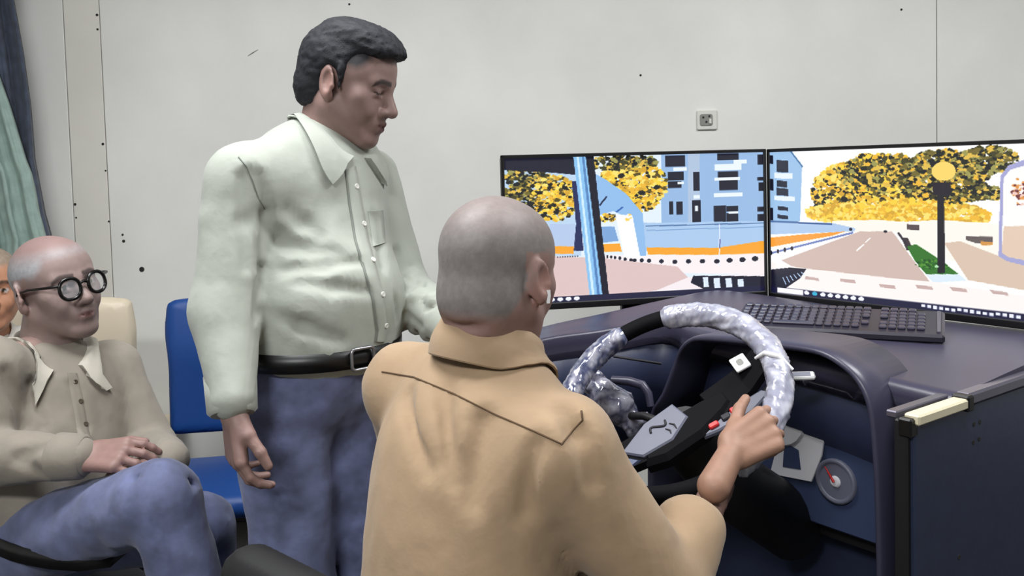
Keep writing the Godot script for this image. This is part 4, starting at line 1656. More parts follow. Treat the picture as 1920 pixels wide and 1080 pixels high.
	put("paper_tag", Shape.new().prism(Transform3D(face.basis, veh(0, 0, 0.3585)), bit, 0.004, 0.001).done(), M.paper, cp)
	put("tag_print", Shape.new().prism(Transform3D(face.basis, veh(0, 0, 0.3545)), PackedVector2Array([Vector2(-0.02, 0.745), Vector2(0.025, 0.75), Vector2(0.02, 0.79), Vector2(-0.015, 0.80)]), 0.0012).done(), M.cluster, cp)
	var gz := face.basis * Basis(Vector3.RIGHT, PI / 2)
	put("gauge_ring", Shape.new().lathe(Transform3D(gz, veh(0.105, 0.745, 0.362)), [[0.046, -0.004], [0.046, 0.006], [0.040, 0.008], [0.036, 0.004]], 28).done(), M.silver, cp)
	put("gauge_dial", Shape.new().lathe(Transform3D(gz, veh(0.105, 0.745, 0.362)), [[0.037, -0.002], [0.037, 0.003], [0.012, 0.0035], [0.010, 0.008], [0.006, 0.008]], 24).done(), M.paper, cp)
	put("gauge_needle", Shape.new().tube([veh(0.105, 0.745, 0.352), veh(0.085, 0.772, 0.352)], [0.003, 0.0012], 6).done(), M.red, cp)
	# plate right of the hood
	var rp := Transform3D(face.basis, veh(0, 0, 0.335))
	var side := put("side_plate", Shape.new().prism(rp, PackedVector2Array([Vector2(0.285, 0.55), Vector2(0.368, 0.55), Vector2(0.368, 0.955), Vector2(0.285, 0.962)]), 0.014, 0.004).done(), M.metal_panel, t)
	put("screw", Shape.new().lathe(Transform3D(gz, veh(0.335, 0.86, 0.320)), [[0.004, -0.001], [0.004, 0.002], [0.002, 0.003]], 10).done(), M.speck, side)
	# vent slot on the top right of the hood
	put("vent", Shape.new().tube([at(1628, 688, 1.785), at(1648, 697, 1.77), at(1674, 699, 1.76)], [0.003, 0.008, 0.004], 8).done(), M.speck, t)
	put("vent_lip", Shape.new().tube([at(1655, 711, 1.745), at(1672, 706, 1.752), at(1684, 701, 1.76)], [0.002, 0.004, 0.002], 8).done(), M.rail, t)
	put("knob", Shape.new().lathe(Transform3D(Basis(), at(1890, 684, 1.83)), [[0.012, -0.012], [0.012, 0.004], [0.009, 0.010], [0.004, 0.011]], 14).done(), M.rail, t)
	# steering column and stalks
	var wb := wheel_axes()
	var col0 := WHEEL - wb.z * 0.075
	put("steering_column", Shape.new().tube([WHEEL - wb.z * 0.085, WHEEL - wb.z * 0.12, veh(-0.03, 0.74, 0.20), veh(-0.03, 0.60, 0.40)], [0.045, 0.062, 0.070, 0.075], 18).done(), M.black_soft, t)
	var r0 := at(1462, 706, 1.735)
	var r1 := at(1528, 704, 1.730)
	var rd := (r1 - r0).normalized()
	var rb := Basis(rd, wb.z.cross(rd).normalized(), rd.cross(wb.z.cross(rd).normalized()))
	put("stalk_arm", Shape.new().tube([col0 - wb.z * 0.03, WHEEL - wb.z * 0.07 + wb.x * 0.12 + wb.y * 0.04, r0], [0.009, 0.007, 0.006], 10).done(), M.black_soft, t)
	var lever := put("stalk_lever", Shape.new().box(Transform3D(rb, (r0 + r1) / 2), Vector3((r1 - r0).length() / 2, 0.009, 0.005), 0.003).done(), M.white, t)
	put("lever_mark", Shape.new().box(Transform3D(rb, (r0 + r1) / 2 + rb.z * 0.0050 + rd * 0.004), Vector3(0.020, 0.005, 0.0008), 0.0003).done(), M.silver, lever)
	put("stalk_arm", Shape.new().tube([col0 - wb.z * 0.03, WHEEL - wb.z * 0.075 - wb.x * 0.08, at(1180, 780, 1.88)], [0.009, 0.008, 0.008], 10).done(), M.black_soft, t)
	# cabin carcase below
	put("carcase", Shape.new().box(Transform3D(Basis(VR, Vector3.UP, -VF), veh(-0.05, 0.32, 0.66)), Vector3(0.40, 0.315, 0.21), 0.01).done(), M.metal_panel, t)

	# the crumpled film bag on the left stalk
	var bag := Field.new()
	bag.cell = 0.004
	bag.on(Transform3D())
	bag.cone(at(1118, 722, 1.93), at(1156, 762, 1.90), 0.032, 0.042, 0.02)
	bag.cone(at(1158, 768, 1.90), at(1192, 790, 1.88), 0.032, 0.020, 0.02)
	bag.cone(at(1180, 790, 1.88), at(1212, 786, 1.88), 0.016, 0.012, 0.02)
	bag.cone(at(1186, 800, 1.88), at(1186, 832, 1.88), 0.010, 0.006, 0.02)
	var bn := FastNoiseLite.new()
	bn.seed = 4
	bn.frequency = 16.0
	bn.fractal_type = FastNoiseLite.FRACTAL_RIDGED
	bag.bump = func(p: Vector3) -> float: return bn.get_noise_3dv(p) * 0.010
	bag.paint = func(p: Vector3) -> Color:
		var v := bn.get_noise_3dv(p * 1.6 + Vector3.ONE) * 0.5 + 0.5
		return lin(0.80, 0.80, 0.85).lerp(lin(0.28, 0.29, 0.40), clampf(v * 1.4 - 0.25, 0, 1))
	bag.run()
	var bo := put("plastic_bag", mesh_of([bag]), M.wrap)
	tag(bo, "crumpled grey plastic bag over the left stalk beside the wheel", "plastic bag")

	# steering wheel
	var w := thing("steering_wheel", "large bus steering wheel wrapped in crumpled clear plastic film", "steering wheel", WHEEL)
	var circle := []
	for i in 96:
		circle.append(wheel_point(TAU * i / 96.0))
	put("rim", Shape.new().tube(circle, [0.0165], 16, true).done(), M.wheel_black, w)
	# film wound on in two lengths: a tight right one and a loose left one
	put("rim_wrap", wrap_mesh(-0.62, 2.00, 0.0225, 3), M.wrap, w).set_meta("label", "white crumpled film on the right half of the rim")
	put("rim_wrap", wrap_mesh(2.42, 4.4, 0.0205, 8), M.wrap, w).set_meta("label", "loose film on the left side of the rim")
	put("wrap_fold", Shape.new().tube([wheel_point(0.66, WHEEL_R - 0.030) + wb.z * 0.008, wheel_point(0.60, WHEEL_R - 0.012) + wb.z * 0.024, wheel_point(0.52, WHEEL_R + 0.010) + wb.z * 0.022, wheel_point(0.42, WHEEL_R + 0.026) + wb.z * 0.004], [0.003, 0.005, 0.005, 0.003], 8).done(), M.white, w)
	var hub := Transform3D(wb, WHEEL - wb.z * 0.055)
	var sd := Vector2(0.64, 0.77).normalized()
	var sp := Vector2(-sd.y, sd.x)
	var pad := PackedVector2Array()
	for q in [[-0.10, -0.040], [-0.06, -0.054], [0.02, -0.050], [0.075, -0.034], [0.10, -0.022], [0.10, 0.014], [0.05, 0.022], [-0.03, 0.026], [-0.09, 0.028]]:
		pad.append(Vector2(0.030, -0.028) + sd * float(q[0]) + sp * float(q[1]))
	put("hub_pad", Shape.new().prism(hub, pad, 0.030, 0.010).done(), M.wheel_black, w)
	for s in [1.0, -1.0]:
		var sa := 0.72 if s > 0 else 4.20
		var e: Vector3 = wb.inverse() * (wheel_point(sa) - WHEEL)
		var start: Vector2 = Vector2(0.030, -0.028) + sd * 0.06 * s
		var path := [hub * Vector3(start.x, start.y, 0.012), hub * Vector3(lerpf(start.x, e.x, 0.5), lerpf(start.y, e.y, 0.5), 0.020), hub * Vector3(e.x * 0.93, e.y * 0.93, 0.045), wheel_point(sa)]
		var rg := []
		for k in path.size():
			var dirv := (hub.basis * Vector3(e.x - start.x, e.y - start.y, 0)).normalized()
			var cr := wb.z.cross(dirv)
			var hw: float = [0.040, 0.034, 0.028, 0.026][k]
			rg.append(PackedVector3Array([path[k] + cr * hw - wb.z * 0.006, path[k] - cr * hw - wb.z * 0.006, path[k] - cr * hw * 0.9 + wb.z * 0.010, path[k] + cr * hw * 0.9 + wb.z * 0.010]))
		put("spoke", Shape.new().loft(rg).done(), M.wheel_black, w)
	# grey cover of the lower spoke with its curled mark
	var cov2 := PackedVector2Array([Vector2(-0.058, -0.120), Vector2(-0.012, -0.118), Vector2(0.030, -0.072), Vector2(0.040, -0.018), Vector2(-0.002, 0.004), Vector2(-0.040, -0.050)])
	var gp := put("spoke_cover", Shape.new().prism(Transform3D(wb, WHEEL - wb.z * 0.030), cov2, 0.008, 0.003).done(), M.silver, w)
	gp.set_meta("label", "grey spoke cover with a dark curled mark")
	var mt := Transform3D(wb * Basis(Vector3.BACK, -0.35), WHEEL - wb.z * 0.0215 + wb.x * -0.008 + wb.y * -0.052)
	var curl := []
	for k in 21:
		var cw := k / 20.0
		curl.append(mt * Vector3(0.011 * sin(lerpf(-2.6, 2.6, cw) * 1.15) * (0.75 + 0.25 * absf(cw - 0.5) * 2.0) * -1.0, lerpf(0.018, -0.018, cw), 0))
	put("emblem", Shape.new().tube(curl, [0.0024], 6).done(), M.ink, gp)
	put("emblem", Shape.new().tube([mt * Vector3(0.014, 0.017, 0), mt * Vector3(0.024, 0.020, 0), mt * Vector3(0.034, 0.016, 0)], [0.0012, 0.0022, 0.0012], 6).done(), M.ink, gp)
	put("emblem", Shape.new().tube([mt * Vector3(0.016, 0.004, 0), mt * Vector3(0.026, 0.006, 0), mt * Vector3(0.032, 0.002, 0)], [0.0012, 0.0020, 0.0012], 6).done(), M.ink, gp)
	var cov3 := PackedVector2Array([Vector2(-0.105, -0.215), Vector2(-0.075, -0.222), Vector2(-0.014, -0.124), Vector2(-0.058, -0.125)])
	put("spoke_cover", Shape.new().prism(Transform3D(wb, WHEEL - wb.z * 0.032), cov3, 0.008, 0.003).done(), M.metal_panel, w)
	# switch plates on the near side of the spoke
	var swp := PackedVector2Array([Vector2(0.060, -0.062), Vector2(0.102, -0.030), Vector2(0.150, 0.022), Vector2(0.168, 0.070), Vector2(0.150, 0.072), Vector2(0.112, 0.030), Vector2(0.058, -0.030)])
	var swo := put("switch_plate", Shape.new().prism(Transform3D(wb, WHEEL - wb.z * 0.044), swp, 0.010, 0.003).done(), M.silver, w)
	for q in [[0.122, 0.020, 0.014], [0.090, -0.022, 0.010]]:
		var bt := put("button", Shape.new().prism(Transform3D(wb * Basis(Vector3.BACK, 0.8), WHEEL - wb.z * 0.0345 + wb.x * float(q[0]) + wb.y * float(q[1])), rounded_outline(q[2] * 2.0, q[2] * 1.2, 0.004), 0.006, 0.002).done(), M.red, swo)
		bt.set_meta("label", "red button")
	put("button", Shape.new().prism(Transform3D(wb * Basis(Vector3.BACK, 0.8), WHEEL - wb.z * 0.0345 + wb.x * 0.106 + wb.y * 0.0), rounded_outline(0.018, 0.014, 0.003), 0.005, 0.002).done(), M.ink, swo)
	# square white label on the upper spoke
	var lt := Transform3D(wb * Basis(Vector3.BACK, 0.80), WHEEL - wb.z * 0.010 + wb.x * 0.106 + wb.y * 0.106)
	var lab := put("sticker", Shape.new().prism(lt, rounded_outline(0.030, 0.036, 0.003), 0.004, 0.001).done(), M.white, w)
	lab.set_meta("label", "square white sticker on the spoke")
	put("sticker_mark", Shape.new().prism(lt * Transform3D(Basis(), Vector3(0, 0, 0.004)), rounded_outline(0.012, 0.016, 0.005), 0.0006).done(), M.plate_grey, lab)

	build_keyboard()
	build_side_frame()
	build_screens()

func wrap_mesh(a0: float, a1: float, r: float, seed_: int) -> ArrayMesh:
	var n := FastNoiseLite.new()
	n.seed = seed_
	n.frequency = 1.0
	n.fractal_type = FastNoiseLite.FRACTAL_RIDGED
	n.fractal_octaves = 3
	var wb := wheel_axes()
	var along := int((a1 - a0) * 90.0)
	var around := 30
	var v := PackedVector3Array()
	var c := PackedColorArray()
	var ix := PackedInt32Array()
	for i in along + 1:
		var a := lerpf(a0, a1, float(i) / along)
		var out := wb.x * cos(a) + wb.y * sin(a)
		var taper := minf(1.0, minf(i, along - i) / 4.0)
		for j in around + 1:
			var b := TAU * j / around
			var k := n.get_noise_3d(a * 3.2 + 0.8 * sin(b), cos(b) * 0.9, sin(b) * 0.9 + a * 1.4)
			var rr := lerpf(0.0170, r + k * 0.0042, taper)
			v.append(wheel_point(a) + (out * cos(b) + wb.z * sin(b)) * rr)
			var s := clampf(0.5 + 0.9 * n.get_noise_3d(a * 5.0 + 7.0, cos(b) * 0.7 + a, sin(b) * 0.7), 0.0, 1.0)
			c.append(lin(0.80, 0.80, 0.84).lerp(lin(0.30, 0.32, 0.44), s * (0.62 if seed_ == 3 else 1.0)))
	for i in along:
		for j in around:
			var p := i * (around + 1) + j
			var q := p + around + 1
			for t in [p, p + 1, q + 1, p, q + 1, q]:
				ix.append(t)
	var st := SurfaceTool.new()
	st.begin(Mesh.PRIMITIVE_TRIANGLES)
	for i in v.size():
		st.set_smooth_group(0)
		st.set_color(c[i])
		st.add_vertex(v[i])
	for i in ix:
		st.add_index(i)
	st.generate_normals()
	return st.commit()

func build_keyboard() -> void:
	var right := Vector3(0.903, 0, 0.431).normalized()
	var toward := Vector3(-0.431, 0, 0.903).normalized()
	var c := Vector3(0.735, 1.026, -2.052)
	var up := (Vector3.UP * 1.0 + toward * 0.22).normalized()
	var z := right.cross(up)
	var t := Transform3D(Basis(right, up, z), c)
	var k := thing("keyboard", "black computer keyboard lying on the dashboard below the right screen", "keyboard", c)
	put("case", Shape.new().box(t, Vector3(0.222, 0.010, 0.072), 0.005).done(), M.keycase, k)
	put("end_strip", Shape.new().box(t * Transform3D(Basis(), Vector3(0.210, 0.0115, 0)), Vector3(0.0035, 0.003, 0.060), 0.001).done(), M.rail, k)
	for s in [-1.0, 1.0]:
		put("foot", Shape.new().box(t * Transform3D(Basis(), Vector3(s * 0.18, -0.016, -0.055)), Vector3(0.015, 0.010, 0.005), 0.002).done(), M.black, k)
	var rows := [[15, 0.0], [14, 0.004], [13, 0.008], [12, 0.013], [8, 0.0]]
	var meshes := {}
	for r in 6:
		var z0 := -0.058 + r * 0.0195 + (0.004 if r > 0 else 0.0)
		for col in 21:
			var x := -0.205 + col * 0.0190
			if col == 15 or col == 20 and r == 0:
				continue
			if r == 5 and col > 3 and col < 9:
				continue
			if col == 14 and r in [3, 5] or col > 15 and col < 17 and r == 3:
				continue
			var wdt := 0.0158
			if not meshes.has(wdt):
				meshes[wdt] = Shape.new().box(Transform3D(), Vector3(wdt / 2, 0.0035, 0.0079), 0.0022).done()
			var o := MeshInstance3D.new()
			o.mesh = meshes[wdt]
			o.material_override = M.key
			o.name = "key"
			k.add_child(o, true)
			o.transform = Transform3D(t.basis, t * Vector3(x, 0.0125, z0) - c)
	var o2 := put("space_bar", Shape.new().box(t * Transform3D(Basis(), Vector3(-0.090, 0.0125, -0.058 + 5 * 0.0195 + 0.004)), Vector3(0.046, 0.0035, 0.0079), 0.0022).done(), M.key, k)
	o2.name = "space_bar"

func build_side_frame() -> void:
	# the sheet metal side of the simulator, on the right
	var t := thing("side_panel", "dark blue-grey sheet metal side panel with rail, right of the dashboard", "panel", veh(0.39, 0, 0.5))
	var f := Transform3D(Basis(VF, Vector3.UP, VR), veh(0.376, 0, 0))
	put("sheet", Shape.new().prism(f, PackedVector2Array([Vector2(0.160, 0.0), Vector2(1.10, 0.0), Vector2(1.10, 0.962), Vector2(0.160, 0.962)]), 0.012, 0.003).done(), M.metal_panel, t)
	put("rail", Shape.new().box(f * Transform3D(Basis(), Vector3(0.715, 0.972, 0.002)), Vector3(0.385, 0.011, 0.014), 0.004).done(), M.rail, t)
	var nr := put("rail", Shape.new().box(f * Transform3D(Basis(), Vector3(0.242, 0.968, 0.006)), Vector3(0.082, 0.009, 0.014), 0.003).done(), M.cream, t)  # near length in cream, the rest of the rail in grey
	nr.set_meta("label", "cream length of the rail")
	put("post", Shape.new().box(f * Transform3D(Basis(), Vector3(0.158, 0.485, -0.008)), Vector3(0.008, 0.482, 0.012), 0.003).done(), M.black_soft, t)
	put("bracket", Shape.new().box(f * Transform3D(Basis(), Vector3(0.325, 0.968, 0.006)), Vector3(0.010, 0.014, 0.016), 0.003).done(), M.black, t)
	put("bracket", Shape.new().box(f * Transform3D(Basis(), Vector3(0.160, 0.955, 0.000)), Vector3(0.012, 0.016, 0.012), 0.003).done(), M.black, t)
	put("front_rail", Shape.new().box(f * Transform3D(Basis(), Vector3(0.245, 0.970, -0.030)), Vector3(0.085, 0.006, 0.010), 0.002).done(), M.rail, t)
	for q in [[0.352, 0.925], [0.372, 0.925], [0.350, 0.893], [0.370, 0.895], [0.30, 0.70]]:
		put("bolt_hole", Shape.new().lathe(f * Transform3D(Basis(Vector3.RIGHT, PI / 2), Vector3(q[0], q[1], 0.0115)), [[0.0045, -0.001], [0.0045, 0.0012], [0.003, 0.0008]], 10).done(), M.speck, t)

# ---------------------------------------------------------------- seats
func build_seats() -> void:
	var b: Dictionary = J.driver
	var fb: Vector3 = b.turn * Vector3(0, 0, 1)
	var sb: Vector3 = b.turn * Vector3(1, 0, 0)
	var base := Vector3(b.pelvis.x, 0, b.pelvis.z) + fb * 0.10
	var t := thing("driver_seat", "black upholstered driver seat under the man in the tan shirt", "seat", base)
	var tf := Transform3D(Basis(-sb, Vector3.UP, -fb), base)
	var cu := Field.new()
	cu.cell = 0.012
	cu.on(tf)
	cu.box(Vector3(0, 0.40, 0), Vector3(0.24, 0.055, 0.25), 0.045)
	cu.cone(Vector3(-0.21, 0.44, 0.18), Vector3(-0.21, 0.44, -0.18), 0.04, 0.04, 0.04)
	cu.cone(Vector3(0.21, 0.44, 0.18), Vector3(0.21, 0.44, -0.18), 0.04, 0.04, 0.04)
	var bk := Field.new()
	bk.cell = 0.012
	bk.on(tf)
	bk.box(Vector3(0, 0.64, 0.325), Vector3(0.22, 0.22, 0.045), 0.04, 0.02, false, Basis(Vector3.RIGHT, 0.06))
	cu.run()
	bk.run()
	put("cushion", mesh_of([cu]), M.black_soft, t)
	put("backrest", mesh_of([bk]), M.black_soft, t)
	put("pedestal", Shape.new().box(tf * Transform3D(Basis(), Vector3(0, 0.18, 0)), Vector3(0.16, 0.17, 0.18), 0.02).done(), M.black, t)
	put("base_plate", Shape.new().box(tf * Transform3D(Basis(), Vector3(0, 0.012, 0)), Vector3(0.24, 0.012, 0.26), 0.004).done(), M.metal_panel, t)
	# chairs
	var c: Dictionary = J.seated
	office_chair("grey padded chair under the man with glasses", M.dark_cloth, Vector3(c.pelvis.x, 0, c.pelvis.z) + c.turn * Vector3(0, 0, 0.06), c.turn, c.pelvis.y - 0.13, 0.40)
	var e: Dictionary = J.edge
	office_chair("padded chair under the man at the left edge", M.dark_cloth, Vector3(e.pelvis.x, 0, e.pelvis.z) + e.turn * Vector3(0, 0, 0.06), e.turn, e.pelvis.y - 0.13, 0.40)
	office_chair("blue swivel chair standing empty against the wall behind the standing man", M.blue_plastic, Vector3(-0.935, 0, -2.80), Basis(Vector3.UP, 0.15), 0.46, 0.51)
	office_chair("cream swivel chair standing empty behind the man with glasses", M.cream_plastic, Vector3(-1.53, 0, -3.33), Basis(Vector3.UP, PI + 0.1), 0.46, 0.52)

func office_chair(label: String, mat: Material, p: Vector3, turn: Basis, seat_y: float, tall: float) -> void:
	var t := thing("office_chair", label, "chair", p)
	var tf := Transform3D(turn, p)
	var se := Field.new()
	se.cell = 0.012
	se.on(tf)
	se.box(Vector3(0, seat_y - 0.035, 0.0), Vector3(0.235, 0.035, 0.225), 0.033)
	se.ell(Vector3(0, seat_y - 0.02, 0.0), Vector3(0.20, 0.03, 0.19), 0.02)
	var bk := Field.new()
	bk.cell = 0.012
	bk.on(tf)
	bk.box(Vector3(0, seat_y + tall * 0.5 + 0.04, -0.265), Vector3(0.20, tall * 0.5 - 0.03, 0.028), 0.026, 0.02, false, Basis(Vector3.RIGHT, -0.10))
	bk.ell(Vector3(0, seat_y + tall - 0.10, -0.29), Vector3(0.19, 0.12, 0.032), 0.05, false, Basis(Vector3.RIGHT, -0.10))
	se.run()
	bk.run()
	put("seat", mesh_of([se]), mat, t)
	put("backrest", mesh_of([bk]), mat, t)
	put("back_bracket", Shape.new().tube([tf * Vector3(0, seat_y - 0.075, -0.05), tf * Vector3(0, seat_y - 0.075, -0.24), tf * Vector3(0, seat_y + 0.0, -0.30), tf * Vector3(0, seat_y + 0.16, -0.305)], [0.018], 10).done(), M.black, t)
	put("column", Shape.new().tube([tf * Vector3(0, 0.08, 0), tf * Vector3(0, seat_y - 0.07, 0)], [0.028, 0.022], 14).done(), M.black, t)
	for k in 5:
		var a := TAU * k / 5.0 + 0.3
		var d := Vector3(cos(a), 0, sin(a))
		put("foot", Shape.new().tube([tf * Vector3(0, 0.095, 0), tf * (d * 0.15 + Vector3(0, 0.085, 0)), tf * (d * 0.24 + Vector3(0, 0.066, 0))], [0.022, 0.020, 0.014], 8).done(), M.black, t)
		put("caster", Shape.new().lathe(tf * Transform3D(Basis(d.cross(Vector3.UP), d, Vector3.UP).orthonormalized(), d * 0.235 + Vector3(0, 0.028, 0)), [[0.014, -0.022], [0.028, -0.018], [0.028, 0.018], [0.014, 0.022]], 14).done(), M.black_soft, t)

# ---------------------------------------------------------------- screens
class Painter:
	var im: Image
	var rng := RandomNumberGenerator.new()
	func _init(w: int, h: int, c: Color) -> void:
		im = Image.create(w, h, false, Image.FORMAT_RGB8)
		im.fill(c)
		rng.seed = 11
	func poly(pts: Array, c: Color) -> void:
		var lo := 1e9
		var hi := -1e9
		for p in pts:
			lo = minf(lo, p.y)
			hi = maxf(hi, p.y)
		for y in range(maxi(int(lo), 0), mini(int(ceil(hi)), im.get_height())):
			var xs := []
			var yy := y + 0.5
			for i in pts.size():
				var a: Vector2 = pts[i]
				var b: Vector2 = pts[(i + 1) % pts.size()]
				if (a.y <= yy) != (b.y <= yy):
					xs.append(a.x + (yy - a.y) / (b.y - a.y) * (b.x - a.x))
			xs.sort()
			for k in range(0, xs.size() - 1, 2):
				var x0 := maxi(int(round(xs[k])), 0)
				var x1 := mini(int(round(xs[k + 1])), im.get_width())
				if x1 > x0:
					im.fill_rect(Rect2i(x0, y, x1 - x0, 1), c)
	func line(a: Vector2, b: Vector2, w: float, c: Color) -> void:
		var n := (b - a).orthogonal().normalized() * w / 2
		poly([a + n, b + n, b - n, a - n], c)
	func disc(p: Vector2, rx: float, ry: float, c: Color) -> void:
		var pts := []
		for i in 18:
			pts.append(p + Vector2(cos(TAU * i / 18.0) * rx, sin(TAU * i / 18.0) * ry))
		poly(pts, c)
	func leaves(p: Vector2, rx: float, ry: float, count: int, size: float, cs: Array) -> void:
		for i in count:
			var a := rng.randf() * TAU
			var r := sqrt(rng.randf())
			var q := p + Vector2(cos(a) * rx, sin(a) * ry) * r
			var c: Color = cs[rng.randi() % cs.size()]
			var s := size * rng.randf_range(0.5, 1.3)
			var t := rng.randf() * TAU
			var pts := []
			for k in 6:
				var b := t + TAU * k / 6.0
				pts.append(q + Vector2(cos(b), sin(b) * 0.7) * s * rng.randf_range(0.6, 1.2))
			poly(pts, c)
	func window(a: Vector2, b: Vector2, c: Vector2, d: Vector2, col: Color) -> void:
		poly([a, b, c, d], col)
	func soften() -> void:
		var w := im.get_width()
		var h := im.get_height()
		im.resize(w / 4, h / 4, Image.INTERPOLATE_BILINEAR)
		im.resize(w, h, Image.INTERPOLATE_CUBIC)

func monitor(label: String, a: Vector3, b: Vector3, y0: float, y1: float, im: Image, foot_y: float) -> void:
	var ax := Vector3(b.x - a.x, 0, b.z - a.z)
	var w := ax.length()
	ax = ax.normalized()
	var n := ax.cross(Vector3.UP)
	var c := Vector3((a.x + b.x) / 2, (y0 + y1) / 2, (a.z + b.z) / 2)
	var h := y1 - y0
	var t := Transform3D(Basis(ax, Vector3.UP, n), c)
	var o := thing("monitor", label, "monitor", Vector3(c.x, foot_y, c.z))
	put("back_shell", Shape.new().box(t * Transform3D(Basis(), Vector3(0, 0, -0.022)), Vector3(w / 2 - 0.003, h / 2 - 0.003, 0.014), 0.006).done(), M.black, o)
	put("back_bulge", Shape.new().box(t * Transform3D(Basis(), Vector3(0, -0.03, -0.045)), Vector3(w * 0.25, h * 0.28, 0.016), 0.012).done(), M.black, o)
	var e := 0.009
	var bez := Shape.new()
	bez.box(t * Transform3D(Basis(), Vector3(0, h / 2 - e / 2, -0.002)), Vector3(w / 2, e / 2, 0.006), 0.002)
	bez.box(t * Transform3D(Basis(), Vector3(0, -h / 2 + 0.009, -0.002)), Vector3(w / 2, 0.009, 0.006), 0.002)
	bez.box(t * Transform3D(Basis(), Vector3(-w / 2 + e / 2, 0, -0.002)), Vector3(e / 2, h / 2, 0.006), 0.002)
	bez.box(t * Transform3D(Basis(), Vector3(w / 2 - e / 2, 0, -0.002)), Vector3(e / 2, h / 2, 0.006), 0.002)
	put("bezel", bez.done(), M.black, o)
	var st := SurfaceTool.new()
	st.begin(Mesh.PRIMITIVE_TRIANGLES)
	var q := [[-1, 1, 0, 0], [1, 1, 1, 0], [1, -1, 1, 1], [-1, -1, 0, 1]]
	for i in [0, 1, 2, 0, 2, 3]:
		st.set_uv(Vector2(q[i][2], q[i][3]))
		st.set_normal(n)
		st.add_vertex(t * Vector3(q[i][0] * (w / 2 - e), (h / 2 - e) if q[i][1] > 0 else (-h / 2 + 0.018), 0.0))
	var m := flat(Color(0.02, 0.02, 0.02), 0.25)
	m.emission_enabled = true
	m.emission = Color.BLACK
	m.emission_texture = ImageTexture.create_from_image(im)
	m.emission_energy_multiplier = SCREEN
	put("screen", st.commit(), m, o)
	var l := AreaLight3D.new()
	l.name = "screen_light"
	l.area_size = Vector2(w - 0.03, h - 0.03)
	l.light_energy = 0.05
	l.light_color = Color(0.92, 0.94, 1.0)
	l.shadow_enabled = true
	l.area_range = 8.0
	l.area_attenuation = 2.0
	o.add_child(l)
	l.transform = Transform3D(Basis(-ax, Vector3.UP, -n), c + n * 0.012 - o.position).rotated_local(Vector3.UP, PI)
	put("stand_neck", Shape.new().box(Transform3D(Basis(ax, Vector3.UP, n), Vector3(c.x, (foot_y + c.y) / 2, c.z) - n * 0.075), Vector3(0.030, (c.y - foot_y) / 2, 0.012), 0.004).done(), M.black, o)
	put("stand_foot", Shape.new().box(Transform3D(Basis(ax, Vector3.UP, n), Vector3(c.x, foot_y + 0.008, c.z) - n * 0.085), Vector3(0.13, 0.008, 0.075), 0.004).done(), M.black, o)

const SCREEN := 1.0

